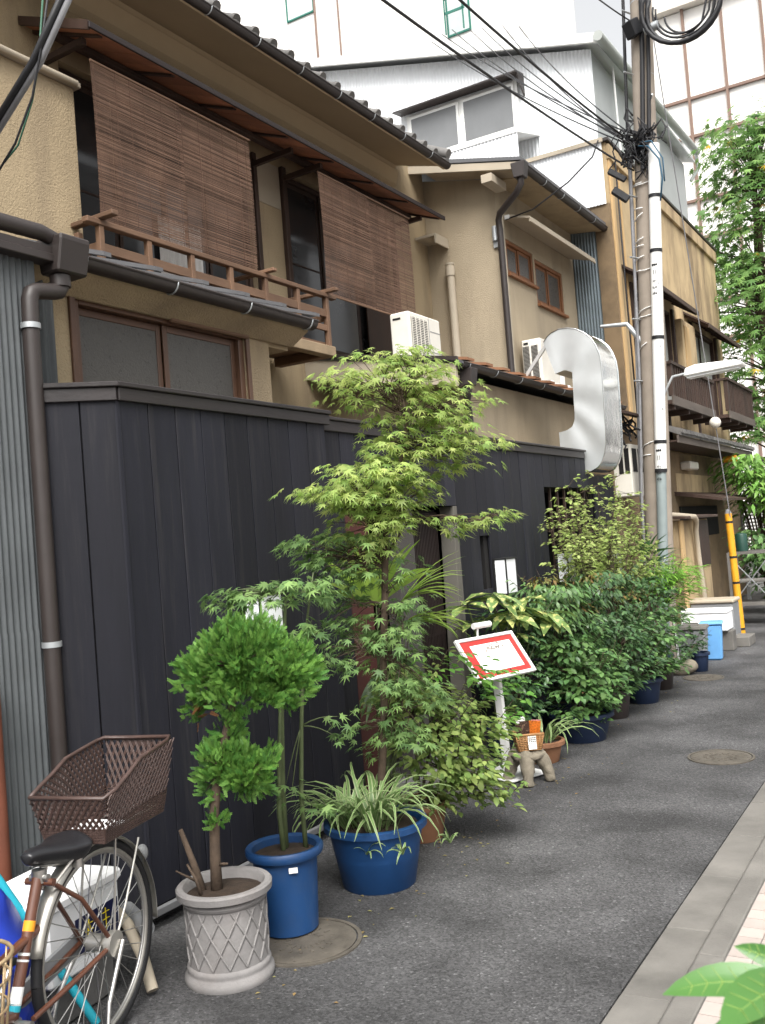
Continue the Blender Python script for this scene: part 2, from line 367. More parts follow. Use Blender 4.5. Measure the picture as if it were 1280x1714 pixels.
# ================================================================== PLANK FENCE
FX = -3.15
fence = thing('plank_fence', 'tall charcoal plank fence with cap boards, chamfered corner and lattice entrance', 'fence', (FX, 5, 0))
def plank_mesh(wd, h): return MB().box(0, .02, 0, wd-.005, 0, h).mesh('plank', mats=[m_plank])
me1 = plank_mesh(.179, 2.27)
for i in range(9):
    piece('plank', me1, fence, T4((FX-.02+U(-.0015,.0015), 3.05+i*.1795, .09)), bev=.002)
cdir = V((-.707,-.707,0))
me_c = plank_mesh(.152, 2.27)
for i in range(2):
    o = V((FX, 3.03, .09)) + cdir*(.152*(i+1)); piece('plank', me_c, fence, T4(o) @ RZ(R(-45)) @ T4((-.02,0,0)), bev=.002)
part('corner_post', MB().prism([(FX-.0,3.03),(FX+.004,3.052),(FX-.03,3.055),(FX-.03,3.01)], 'z', .09, 2.36), m_plank, fence, bev=.003)
cp = MB()
cp.prism([(FX+.035,3.02),(FX+.035,4.70),(FX-.10,4.70),(FX-.10,3.07),(FX-.31,2.86),(FX-.235,2.755)], 'z', 2.385, 2.408)
part('cap', cp, m_cap, fence, bev=.004)
fa = MB(); fa.box(FX+.001, FX+.021, 3.035, 4.695, 2.325, 2.384)
fa.beam(V((FX+.010,3.03,2.3545)), V((FX+.010,3.03,2.3545))+cdir*.31, .019, .059)
part('fascia', fa, m_cap, fence, bev=.003)
part('end_board', MB().box(FX-.08, FX-.021, 4.668, 4.69, .05, 2.38), m_plank, fence, bev=.002)
br = MB(); br.box(FX+.002, FX+.028, 3.0, 4.69, .055, .088); br.beam(V((FX+.01,3.0,.0715)), V((FX+.01,3.0,.0715))+cdir*.3, .026, .033)
part('base_rail', br, m_rail, fence, bev=.003)
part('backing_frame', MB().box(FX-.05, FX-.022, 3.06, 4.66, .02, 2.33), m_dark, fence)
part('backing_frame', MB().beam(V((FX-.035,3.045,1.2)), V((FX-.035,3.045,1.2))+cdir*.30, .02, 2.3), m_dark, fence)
# second run, a little behind the first
F2 = -3.2; HT = 2.385
runs = [(4.69,4.89,'full'), (6.42,8.22,'full'), (8.22,9.62,'hole'), (9.62,10.3,'full')]
mcache = {}
def plank_at(y, wd, z0, z1):
    key = (round(wd,3), round(z1-z0,2))
    if key not in mcache: mcache[key] = plank_mesh(wd, z1-z0)
    piece('plank', mcache[key], fence, T4((F2-.02+U(-.0015,.0015), y, z0)), bev=.002)
for y0, y1, kind in runs:
    n = max(1, round((y1-y0)/.178)); wd = (y1-y0)/n
    for i in range(n):
        y = y0+i*wd; top = 2.335 if y < 9.3 else 2.15
        if kind == 'full':
            if 6.6 < y < 6.9: plank_at(y, wd, 1.60, top); plank_at(y, wd, .09, 1.18)
            else: plank_at(y, wd, .09, top)
        else:
            plank_at(y, wd, 2.0, top); plank_at(y, wd, .09, 1.22)
n = 9
for i in range(n): plank_at(4.89+i*1.53/n, 1.53/n, 1.84, 2.335)
part('cap', MB().box(F2-.09, F2+.035, 4.702, 9.37, 2.365, 2.386), m_cap, fence, bev=.004)
part('fascia', MB().box(F2+.001, F2+.02, 4.702, 9.365, 2.30, 2.364), m_cap, fence, bev=.003)
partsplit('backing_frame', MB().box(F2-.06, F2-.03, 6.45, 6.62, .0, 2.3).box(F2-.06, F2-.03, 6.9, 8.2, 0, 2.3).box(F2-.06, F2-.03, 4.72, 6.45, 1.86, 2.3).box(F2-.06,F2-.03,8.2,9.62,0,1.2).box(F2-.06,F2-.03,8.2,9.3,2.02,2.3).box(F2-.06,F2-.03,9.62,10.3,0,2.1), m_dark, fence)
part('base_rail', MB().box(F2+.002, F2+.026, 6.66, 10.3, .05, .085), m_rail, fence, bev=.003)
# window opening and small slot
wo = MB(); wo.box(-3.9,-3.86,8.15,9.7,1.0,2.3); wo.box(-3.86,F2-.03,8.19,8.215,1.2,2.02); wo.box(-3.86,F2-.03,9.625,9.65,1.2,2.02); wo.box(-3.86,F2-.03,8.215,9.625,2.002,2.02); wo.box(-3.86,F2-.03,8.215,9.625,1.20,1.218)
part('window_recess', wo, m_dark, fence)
wb = MB()
for i in range(7): wb.box(F2-.075, F2-.05, 8.3+i*.19, 8.325+i*.19, 1.22, 2.0)
partsplit('window_grille', wb, m_woodd, fence, bev=.003)
part('slot_recess', MB().box(-3.32,-3.30,6.55,6.95,1.1,1.7), m_dark, fence)
# entrance
part('red_panel', MB().box(F2-.03, F2-.008, 4.895, 5.15, .06, 1.835), mat('red_brown_panel', (.055,.011,.008), .6, .15, 5, .2, 50), fence, bev=.003)
part('pier', MB().prism([(5.5,.0),(5.76,.0),(5.745,1.838),(5.52,1.838)], 'x', F2-.12, F2-.012), mat('grey_pier', (.05,.046,.042), .9, .12, 4, .4, 120), fence, bev=.004)
part('pier', MB().prism([(6.30,.0),(6.70,.0),(6.61,1.16),(6.425,1.838),(6.36,1.838)], 'x', F2-.12, F2-.002), mat('light_pier', (.105,.098,.084), .9, .12, 4, .4, 120), fence, bev=.004)
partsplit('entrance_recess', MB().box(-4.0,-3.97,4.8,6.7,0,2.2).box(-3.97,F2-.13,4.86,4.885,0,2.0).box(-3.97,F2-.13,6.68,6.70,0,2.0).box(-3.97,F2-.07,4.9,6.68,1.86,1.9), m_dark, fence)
door = part('lattice_door', MB().box(-3.345,-3.335,5.77,6.31,.05,1.82), m_dark, fence)
ls = [MB().box(-3.333,-3.315,0,.012,.06,1.8).mesh('door_slat', mats=[m_door])]
for i in range(23): piece('door_slat', ls[0], door, T4((0, 5.775+i*.0232, 0)))
rl = MB()
for z in (.06, .5, .9, 1.3, 1.78): rl.box(-3.338,-3.318,5.77,6.31,z,z+.02)
partsplit('door_rail', rl, m_door, door)
part('threshold', MB().box(-3.5, F2+.05, 4.9, 6.3, 0, .05), m_concd, fence, bev=.01)

# lanterns on the fence
def lantern(yy, xw, z0, z1, dx, dy, label):
    t = thing('fence_lantern', label, 'lantern', (xw+dx/2, yy+dy/2, z0), 'white box lanterns on the plank fence')
    x0, x1, y0, y1 = xw+.003, xw+dx, yy, yy+dy; b = .010
    part('back_plate', MB().box(x0, x0+.008, y0-.006, y1+.006, z0-.01, z1+.012), m_black, t)
    fm = MB()
    for x, y in ((x1,y0),(x1,y1),(x0+.012,y0),(x0+.012,y1)): fm.box(x-b*.6, x+b*.4, y-b*.5, y+b*.5, z0, z1)
    partsplit('post_frame', fm, m_black, t)
    part('top_cap', MB().box(x0+.009, x1+.008, y0-.008, y1+.008, z1+.0005, z1+.012), m_black, t, bev=.002)
    part('bottom_plate', MB().box(x0+.009, x1+.006, y0-.006, y1+.006, z0-.009, z0-.0005), m_black, t)
    part('panel', MB().box(x1-.006, x1-.002, y0+.006, y1-.006, z0+.001, z1-.001), m_lamp, t)
    part('panel', MB().box(x0+.018, x1-.008, y0-.001, y0+.004, z0+.001, z1-.001), m_lamp, t)
    part('panel', MB().box(x0+.018, x1-.008, y1-.004, y1+.001, z0+.001, z1-.001), m_lamp, t)
lantern(6.97, F2, 1.13, 1.40, .115, .20, 'white box lantern on the fence just right of the grey entrance pier')
lantern(8.36, F2, 1.12, 1.385, .115, .20, 'white box lantern on the fence below the dark window opening')
lantern(9.78, F2, 1.10, 1.345, .115, .20, 'farthest white box lantern, half behind the airy shrub')
lantern(3.79, FX, 1.12, 1.385, .12, .185, 'white box lantern on the fence behind the conifer and maple leaves')
# ================================================================== MAIN HOUSE
house = thing('plaster_house', 'two storey tan plaster house behind the charcoal fence, with tiled roof and wooden balcony', 'house', (-5, 7, 0))
WX = -5.5
m_soffit = mat('bounce_lit_plaster', (.45,.35,.225), .95, .08, 1.2, .5, 90)  # house plaster lightened: bounce light under the eaves is put into the colour
wl = MB()
wl.box(-9, WX, 2.0, 4.95, 0, 6.3)                         # upper wall left of the first window
wl.box(-9, WX, 4.95, 10.8, 5.42, 6.3); wl.box(-9, WX, 4.95, 7.2, 0, 3.75); wl.box(-9, WX, 7.2, 10.8, 0, 3.62)
wl.box(-9, WX, 7.2, 7.72, 3.75, 5.42); wl.box(-9, WX, 9.85, 10.8, 3.62, 5.42)
wl.box(-9, WX-.25, 4.95, 9.9, 3.7, 5.45)
part('wall', wl, m_plas, house)
part('plaster_board', MB().box(WX+.001, WX+.012, 7.27, 7.66, 4.98, 5.41), m_trim, house, bev=.003, label='paler board beside the first upper window')
part('shutter_box', MB().box(WX+.001, -5.1, 2.0, 4.72, 3.35, 4.99), m_plas, house, bev=.01)
part('shutter_box_flashing', MB().box(WX+.001, -5.07, 1.98, 4.76, 4.991, 5.03), m_trim, house, bev=.006)
part('vent_pipe', MB().tube([(-5.05,1.9,5.0),(-5.05,4.7,5.0)], .022, 10), m_trim, house, 60)
# upper windows: frames, sashes and panes in the wall openings
def window(par, x, y0, y1, z0, z1, n, fm, gm, d=.05, mid=None):
    b = .045
    f = MB(); f.box(x-d, x+.012, y0, y0+b, z0, z1); f.box(x-d, x+.012, y1-b, y1, z0, z1); f.box(x-d, x+.012, y0+b+.001, y1-b-.001, z0, z0+b); f.box(x-d, x+.012, y0+b+.001, y1-b-.001, z1-b, z1)
    fr = part('window', f, fm, par, bev=.003)
    wd = (y1-y0-2*b)/n
    for i in range(n):
        a = y0+b+i*wd+.002; c = a+wd-.004; xo = x-d+.012+(.014 if i % 2 else 0)
        s_ = MB(); s_.box(xo, xo+.012, a, a+.035, z0+b+.002, z1-b-.002); s_.box(xo, xo+.012, c-.035, c, z0+b+.002, z1-b-.002); s_.box(xo, xo+.012, a+.036, c-.036, z0+b+.002, z0+b+.04); s_.box(xo, xo+.012, a+.036, c-.036, z1-b-.04, z1-b-.002)
        if mid: s_.box(xo+.001, xo+.011, a+.036, c-.036, z0+(z1-z0)*mid, z0+(z1-z0)*mid+.02)
        part('sash', s_, fm, fr, bev=.002)
        part('pane', MB().box(xo+.004, xo+.007, a+.034, c-.034, z0+b+.03, z1-b-.03), gm, fr)
    return fr
window(house, WX-.06, 4.95, 7.2, 3.76, 5.40, 4, m_woodd, m_glassd, mid=.45)
window(house, WX-.06, 7.74, 9.84, 3.63, 5.40, 3, m_woodd, m_glassd, mid=.5)
cu = MB(); cu.corr((WX-.045,5.95,3.95), (0,1,0), (0,0,1), .55, .55, .07, .012); part('curtain', cu, m_paper, house, 180)
part('post', MB().box(WX+.001, WX+.05, 7.205, 7.262, 3.6, 5.42), m_woodd, house, bev=.004)
part('post', MB().box(WX+.001, WX+.05, 7.67, 7.735, 3.6, 5.42), m_woodd, house, bev=.004)
part('post', MB().box(WX+.001, WX+.05, 9.84, 9.90, 3.6, 5.42), m_woodd, house, bev=.004)
part('shutter_panel', MB().box(WX-.03, WX-.012, 9.2, 9.84, 3.63, 4.5), m_woodd, house)
# canopy above the upper windows
can = part('window_canopy', MB().prism([(-4.79,5.295),(-5.5,5.575),(-5.5,5.60),(-4.79,5.32)], 'y', 4.62, 9.88), m_metalb, house)
me_b = MB().prism([(-4.80,5.278),(-5.49,5.550),(-5.49,5.571),(-4.80,5.299)], 'y', 0, .215).mesh('eave_board', mats=[m_soff])
for i in range(24): piece('eave_board', me_b, can, T4((0, 4.635+i*.2185, U(-.002,.001))))
me_r = MB().prism([(-4.83,5.274),(-5.49,5.522),(-5.49,5.549),(-4.83,5.288)], 'y', 0, .04).mesh('rafter', mats=[m_woodd])
for i in range(8): piece('rafter', me_r, can, T4((0, 4.72+i*.725, -.001)))
part('edge_board', MB().box(-4.80,-4.782,4.60,9.90,5.272,5.318), m_door, can, bev=.003)
part('end_board', MB().prism([(-4.80,5.262),(-5.49,5.535),(-5.49,5.602),(-4.80,5.33)], 'y', 4.600, 4.619), m_woodd, can)
part('purlin', MB().box(-5.25,-5.19,4.66,9.84,5.375,5.425), m_woodd, can, bev=.004)
bk = MB()
for y in (4.75, 7.22, 7.70, 9.72):
    bk.beam((-5.48,y,5.30),(-5.0,y,5.31),.045,.05)
partsplit('bracket', bk, m_woodd, can, bev=.003)
# eaves, gutter, tiled roof
part('soffit', MB().prism([(-5.5,6.05),(-5.42,6.12),(-4.86,5.96),(-4.80,5.90),(-4.76,5.92),(-4.76,6.0),(-5.5,6.25)], 'y', 2.0, 10.0), m_soffit, house)
part('eave_moulding', MB().prism([(-5.5,5.86),(-5.44,5.90),(-5.40,6.05),(-5.5,6.06)], 'y', 2.0, 10.0), m_soffit, house)
def gutter(par, x, y0, y1, z, r=.055, m=m_metalb, straps=True):
    g = MB(); n = 10
    prof = [(x+r*math.cos(a), z+r*math.sin(a)) for a in [math.pi+math.pi*k/n for k in range(n+1)]]
    inn = [(x+(r-.006)*math.cos(a), z+(r-.006)*math.sin(a)) for a in [2*math.pi-math.pi*k/n for k in range(n+1)]]
    g.prism(prof+inn, 'y', y0, y1); g.tube([(x+r,y0,z),(x+r,y1,z)], .008, 6)
    gt = part('gutter', g, m, par, 50)
    if straps:
        y = y0+.12
        while y < y1:
            s_ = MB(); s_.tube([(x+(r+.004)*math.cos(a), y, z+(r+.004)*math.sin(a)) for a in [math.pi+math.pi*k/n for k in range(n+1)]], .005, 5)
            part('strap', s_, m_galv, gt, 180); y += .62
    return gt
gutter(house, -4.76, 2.0, 10.02, 5.95, .05)
rf = part('roof', MB().prism([(-4.80,6.0),(-4.80,6.03),(-9,8.05),(-9,7.95)], 'y', 1.9, 10.05), m_ktile, house)
cyl = MB()
cyl.tube([(0,0,0),(-.55,0,.262)], .044, 10); cyl.tube([(.012,0,-.006),(-.02,0,.012)], .050, 10)
me_cap = cyl.mesh('round_tile', mats=[m_ktile], smooth=60)
fl = MB()
pts = [(-.035+.0, -.115), (0, -.115), (.0, .115), (-.035, .115)]
fl.add([(0,-.13,.0),(0,-.065,-.022),(0,.065,-.022),(0,.13,.0),(-.6,-.13,.28),(-.6,-.065,.26),(-.6,.065,.26),(-.6,.13,.28),(0,-.13,-.02),(0,-.065,-.045),(0,.065,-.045),(0,.13,-.02)], [(0,1,5,4),(1,2,6,5),(2,3,7,6),(8,9,1,0),(9,10,2,1),(10,11,3,2)])
me_fl = fl.mesh('pan_tile', mats=[m_ktile])
yy = 2.2
while yy < 10.0:
    piece('round_tile', me_cap, rf, T4((-4.785, yy, 6.032+U(-.006,.006)))); piece('pan_tile', me_fl, rf, T4((-4.77, yy+.125, 6.035))); yy += .252
part('verge', MB().prism([(-4.78,5.96),(-4.78,6.11),(-9,8.1),(-9,7.9)], 'y', 10.051, 10.12), m_ktile, rf)
part('ridge_tile', MB().tube([(-4.76,10.08,6.10),(-9,10.08,8.12)], .06, 10), m_ktile, rf, 60)

# lower bay with sliding windows
BX = -3.68
bw = MB()
bw.box(-5.5, BX, 2.9, 3.30, 0, 2.985); bw.box(-5.5, BX, 4.635, 4.882, 0, 2.985); bw.box(-5.5, BX, 3.30, 4.635, 0, 2.1); bw.box(-5.5, BX, 3.30, 4.635, 2.965, 2.985); bw.box(-5.5, BX-.2, 3.3, 4.635, 2.1, 2.965)
part('bay_wall', bw, m_plas, house)
part('bay_soffit', MB().prism([(-3.68,2.94),(-3.66,2.94),(-3.53,3.02),(-3.53,3.05),(-3.9,3.05),(-3.9,2.99),(-3.68,2.99)], 'y', 2.9, 5.12), m_plas, house)
part('bay_beam', MB().box(-5.5,-3.70,4.883,5.12,2.92,3.04), m_plas, house, bev=.004)
fw = window(house, BX-.02, 3.30, 4.635, 2.1, 2.965, 2, m_bframe, m_pglass, .06)
part('head_casing', MB().box(BX+.001, BX+.025, 3.27, 4.66, 2.966, 2.995), m_bframe, fw, bev=.003)
part('casing', MB().box(BX+.001, BX+.02, 3.265, 3.30, 2.1, 2.965), m_bframe, fw, bev=.003)
part('casing', MB().box(BX+.001, BX+.02, 4.635, 4.668, 2.1, 2.965), m_bframe, fw, bev=.003)
part('top_rail', MB().box(BX+.001, BX+.03, 3.97, 4.66, 2.925, 2.955), m_wood, fw, bev=.008)
gutter(house, -3.50, 3.08, 5.13, 3.075, .052)
br_ = part('bay_roof', MB().prism([(-3.52,3.085),(-3.52,3.105),(-4.80,3.555),(-4.80,3.535)], 'y', 2.9, 5.12), m_roof, house)
me_s = MB().prism([(-3.462,3.112),(-3.462,3.134),(-4.80,3.59),(-4.80,3.56)], 'y', 0, .05).mesh('roof_batten', mats=[m_roof])
for i in range(6): piece('roof_batten', me_s, br_, T4((0, 3.32+i*.36, 0)))
# balcony railing
RX = -4.85
bal = part('balcony', MB().box(-5.45, RX-.03, 4.62, 7.38, 3.44, 3.50), m_wood, house)
pm = MB().box(-.022,.022,-.022,.022,0,.46).mesh('railing_post', mats=[m_wood])
for y in (4.63,5.085,5.54,5.995,6.45,6.905,7.36): piece('railing_post', pm, bal, T4((RX, y, 3.455)), bev=.003)
piece('railing_post', pm, bal, T4((-5.06, 4.63, 3.455)), bev=.003)
part('handrail', MB().box(RX-.03, RX+.03, 4.50, 7.50, 3.915, 3.955), m_wood, bal, bev=.005)
part('handrail', MB().box(-5.10, RX+.16, 4.60, 4.66, 3.956, 3.99), m_wood, bal, bev=.005)
part('handrail', MB().box(-5.40, RX+.14, 7.335, 7.385, 3.956, 3.99), m_wood, bal, bev=.005)
part('handrail', MB().box(-5.40, RX+.12, 6.425, 6.475, 3.956, 3.985), m_wood, bal, bev=.005)
part('rail', MB().box(RX-.014, RX+.014, 4.61, 7.38, 3.73, 3.80), m_wood, bal, bev=.003)
part('rail', MB().box(RX-.013, RX+.013, 4.61, 7.38, 3.60, 3.655), m_wood, bal, bev=.003)
part('rail', MB().box(-5.06, RX-.015, 4.618, 4.642, 3.74, 3.81), m_wood, bal, bev=.003)
part('rail', MB().box(-5.42, RX-.015, 7.346, 7.374, 3.70, 3.76), m_wood, bal, bev=.003)
part('floor_beam', MB().box(RX-.05, RX+.05, 4.60, 7.40, 3.36, 3.454), m_beam, bal, bev=.006)
part('floor_beam', MB().box(-5.45, RX-.051, 7.30, 7.40, 3.36, 3.4395), m_wood, bal, bev=.006)

# lower block with its lean-to roof
lb = MB(); lb.prism([(-3.95,0),(-3.95,3.12),(-6.5,3.58),(-6.5,0)], 'y', 8.3, 12.9)
part('lower_wall', lb, m_plas2, house)
lr = part('lower_roof', MB().prism([(-3.80,3.205),(-3.80,3.235),(-6.4,3.72),(-6.4,3.66)], 'y', 7.87, 13.0), m_roof, house)
part('verge_board', MB().prism([(-3.83,2.99),(-3.83,3.20),(-6.3,3.655),(-6.3,3.45)], 'y', 7.88, 7.93), m_trim, lr, bev=.004)
part('verge_flashing', MB().prism([(-3.79,3.215),(-3.79,3.255),(-6.3,3.72),(-6.3,3.68)], 'y', 7.845, 7.879), m_metalb, lr)
part('soffit', MB().prism([(-3.84,3.06),(-3.84,3.10),(-6.3,3.55),(-6.3,3.51)], 'y', 7.931, 8.299), m_plas2, lr)
gutter(house, -3.79, 7.9, 12.9, 3.20, .05)
me_rt = MB().prism([(-3.76,3.236),(-3.76,3.262),(-4.0,3.307),(-4.0,3.28)], 'y', 0, .16).mesh('roof_tile', mats=[m_clay])
for i in range(12): piece('roof_tile', me_rt, lr, T4((0, 8.0+i*.42, U(0,.006))))
hb = part('rain_head', MB().prism([(-3.86,3.00),(-3.74,3.00),(-3.71,3.16),(-3.89,3.16)], 'y', 7.98, 8.12), m_metalb, house, bev=.008)
part('downpipe', MB().tube([(-3.80,8.05,3.0),(-3.80,8.05,2.93),(-3.86,8.12,2.86),(-3.90,8.24,2.82),(-3.90,8.25,2.7),(-3.90,8.25,.02)], .036, 10), m_metalb, house, 60)

# wing
GX = -4.53
gw = MB(); gw.prism([(GX,0),(GX,5.95),(-8,6.75),(-8,0)], 'y', 10.8, 10.95)
gw.box(-8, GX, 10.951, 11.03, 3.2, 5.95); gw.box(-8, GX, 11.92, 11.97, 3.2, 5.95); gw.box(-8, GX, 13.0, 13.55, 3.2, 5.95)
gw.box(-8, GX, 11.03, 11.92, 3.2, 4.83); gw.box(-8, GX, 11.03, 11.92, 5.27, 5.95); gw.box(-8, GX, 11.97, 13.0, 3.2, 4.62); gw.box(-8, GX, 11.97, 13.0, 5.22, 5.95); gw.box(-8, GX-.2, 11.03, 13.0, 4.5, 5.4)
part('wing_wall', gw, m_plas2, house)
window(house, GX-.02, 11.03, 11.92, 4.83, 5.27, 2, mat('orange_wood', (.20,.085,.035), .6, .2, 6), m_pglass, .05)
window(house, GX-.02, 11.97, 13.0, 4.62, 5.22, 2, MATS['orange_wood'], m_pglass, .05)
part('window_sill', MB().box(GX+.001, GX+.05, 11.0, 11.95, 4.79, 4.828), MATS['orange_wood'], house, bev=.004)
part('window_sill', MB().box(GX+.001, GX+.05, 11.96, 13.03, 4.58, 4.618), MATS['orange_wood'], house, bev=.004)
hd = part('window_hood', MB().prism([(GX+.001,5.52),(GX+.001,5.555),(GX+.38,5.44),(GX+.38,5.41)], 'y', 10.95, 13.4), m_trim, house, bev=.004)
part('hood_board', MB().box(GX+.362, GX+.385, 10.95, 13.4, 5.375, 5.409), m_trim, hd)
wr = part('wing_roof', MB().prism([(-4.0,5.93),(-4.0,5.97),(-8,6.93),(-8,6.85)], 'y', 10.42, 13.6), m_roof, house)
part('verge_board', MB().prism([(-4.05,5.84),(-4.05,5.925),(-8,6.85),(-8,6.73)], 'y', 10.43, 10.48), m_trim, wr)
part('soffit', MB().prism([(-4.1,5.86),(-4.1,5.90),(-5.3,6.17),(-5.3,6.13)], 'y', 10.481, 10.799), m_plas2, wr)
part('soffit', MB().prism([(-4.04,5.86),(-4.04,5.90),(GX,5.96),(GX,5.92)], 'y', 10.8, 13.58), m_plas, wr)
part('purlin_end', MB().box(-4.50,-4.36, 10.36, 10.79, 5.76, 5.86), m_trim, house, bev=.004)
gutter(house, -4.03, 10.42, 13.6, 5.90, .052)
part('rain_head', MB().prism([(-4.09,5.72),(-3.97,5.72),(-3.94,5.90),(-4.12,5.90)], 'y', 10.36, 10.50), m_metalb, house, bev=.008)
part('downpipe', MB().tube([(-4.03,10.43,5.74),(-4.03,10.43,5.66),(-4.12,10.48,5.58),(-4.42,10.66,5.46),(-4.46,10.70,5.40),(-4.46,10.72,5.3),(-4.46,10.72,3.3)], .04, 10), m_metalb, house, 60)
part('corner_pipe', MB().tube([(-4.49,10.86,5.5),(-4.49,10.86,3.3)], .028, 8), m_trim, house, 60)
part('vent_pipe', MB().tube([(-5.16,10.7,5.0),(-5.16,10.7,3.4)], .05, 12).tube([(-5.16,10.7,5.0),(-5.16,10.7,5.02)], .058, 12).tube([(-5.16,10.7,4.86),(-5.16,10.7,4.98)], .06, 12), m_trim, house, 60)
ml = part('wall_light', MB().tube([(GX-.02,10.77,5.18),(GX-.02,10.77,5.36)], .035, 10).box(GX-.05,GX+.01,10.77,10.8,5.1,5.2), m_galv, house, 60)
partsplit('wall_hood', MB().box(-5.49,-5.2,10.45,10.79,5.33,5.36).box(-5.22,-5.2,10.45,10.79,5.24,5.33), m_trim, house)
ins = MB()
for i in range(3): ins.tube([(GX+.06+i*.02,10.95,5.47),(GX+.06+i*.02,10.95,5.52)], .016, 8)
partsplit('insulator', ins, m_white, house, 60)

# rolled-reed blinds
def blind(y0, y1, zt, zb, label):
    t = thing('reed_blind', label, 'blind', (-4.9, (y0+y1)/2, zb), 'brown reed blinds under the window canopy')
    rd_ = MB(); th = MB(); mid = (y0+y1)/2
    for half, (a, b) in enumerate(((y0, mid+.01), (mid-.01, y1))):
        z = zt; x0 = -4.895 - half*.012; k = 0
        while z > zb:
            h = .0047+U(-.0014,.0014); sl_ = U(-.003,.003)*1.2
            bow = .012*math.sin((zt-z)/(zt-zb)*math.pi)
            c0, c1 = (z, z+sl_)
            rd_.add([(x0+bow,a+U(-.006,.006),c0),(x0+bow,b+U(-.006,.006),c1),(x0+bow,b,c1-h),(x0+bow,a,c0-h),(x0+bow-.003,a,c0),(x0+bow-.003,b,c1),(x0+bow-.003,b,c1-h),(x0+bow-.003,a,c0-h)],
                    [(0,3,2,1),(4,5,6,7),(0,1,5,4),(3,7,6,2)], U(.001,1))
            z -= .0078; k += 1
        n = 6
        for i in range(n):
            yy_ = a+.05+(b-a-.1)*i/(n-1)+U(-.03,.03); dr = U(-.012,.012)
            th.beam((x0+.0115, yy_, zb), (x0+.0115, yy_+dr, zt), .0022, .0022)
    part('reeds', rd_, m_reed, t, kind='stuff')
    part('threads', th, m_thread, t, kind='stuff')
    part('bottom_bar', MB().tube([(-4.893,y0,zb-.008),(-4.893,y1,zb-.004)], .009, 6), m_wood, t, 60)
    part('top_bar', MB().tube([(-4.895,y0,zt+.006),(-4.895,y1,zt+.006)], .009, 6), m_wood, t, 60)
blind(4.69, 6.44, 5.11, 3.965, 'wide brown reed blind hanging over the left window behind the balcony rail')
blind(7.46, 9.22, 5.14, 3.985, 'brown reed blind over the right upper window above the air conditioner')
# ================================================================== AIR CONDITIONERS, DUCT
def slots(mb, o, du, dv, nn, w_, h_, n, k=1, gap=.02, th=.004):
    o, du, dv, nn = V(o), V(du), V(dv), V(nn)
    for c in range(k):
        for i in range(n):
            p = o + du*(c*(w_+gap) + w_/2) + dv*(h_*(i+.5)/n)
            mb.beam(p - du*w_/2 + nn*.002, p + du*w_/2 + nn*.002, th, h_/n*.45, dv)
a1 = thing('air_conditioner', 'cream air conditioner outdoor unit on the lower roof under the reed blind', 'air conditioner', (-4.71, 8.83, 3.44), 'air conditioner outdoor units')
part('casing', MB().box(-4.83,-4.60,8.49,9.17,3.44,3.945), m_offw, a1, bev=.016)
gp = part('fan_grille', MB().box(-4.599,-4.596,8.53,8.87,3.49,3.89), m_dark, a1)
g2 = MB()
for i in range(22): g2.box(-4.5955,-4.589,8.53,8.87,3.497+i*.018,3.504+i*.018)
for i in range(5): g2.box(-4.5955,-4.587,8.53+i*.084,8.536+i*.084,3.49,3.89)
part('grille_bars', g2, m_offw, gp, kind='stuff')
pj = MB()
for z in (3.57, 3.79): pj.box(-4.5995,-4.597,8.93,9.165,z,z+.006)
pj.box(-4.5995,-4.597,8.905,8.911,3.45,3.935); partsplit('panel_joint', pj, m_gbin, a1)
part('handle_slot', MB().box(-4.79,-4.70,8.486,8.4895,3.87,3.89), m_dark, a1)
ft = MB(); ft.box(-4.86,-4.55,8.58,8.63,3.37,3.439); ft.box(-4.86,-4.55,9.03,9.08,3.37,3.439); partsplit('foot', ft, m_offw, a1, bev=.004)
partsplit('pipe_cover', MB().tube([(-4.53,8.62,3.36),(-4.53,8.62,3.48)], .03, 10).tube([(-4.5,9.25,3.36),(-4.5,9.25,3.44)], .028, 10), m_white, a1, 60)
a2 = thing('air_conditioner', 'white slotted air conditioner outdoor unit behind the curved silver duct', 'air conditioner', (-4.32, 11.4, 3.42), 'air conditioner outdoor units')
part('casing', MB().box(-4.45,-4.2,11.07,11.82,3.43,3.97), m_offw, a2, bev=.012)
sl2 = MB(); slots(sl2, (-4.435,11.069,3.47), (1,0,0), (0,0,1), (0,-1,0), .085, .42, 26, 2, .025)
part('intake_slots', sl2, m_dark, a2, kind='stuff')
part('handle_slot', MB().box(-4.42,-4.36,11.064,11.068,3.91,3.935), m_dark, a2)
ft = MB(); ft.box(-4.5,-4.1,11.12,11.17,3.33,3.429); ft.box(-4.5,-4.1,11.7,11.75,3.33,3.429); partsplit('foot', ft, m_white, a2, bev=.004)
partsplit('roof_stand', MB().beam((-4.0,11.2,3.30),(-4.0,11.2,3.48),.04,.04).beam((-4.05,11.0,3.36),(-4.05,12.2,3.36),.04,.04), m_white, a2)

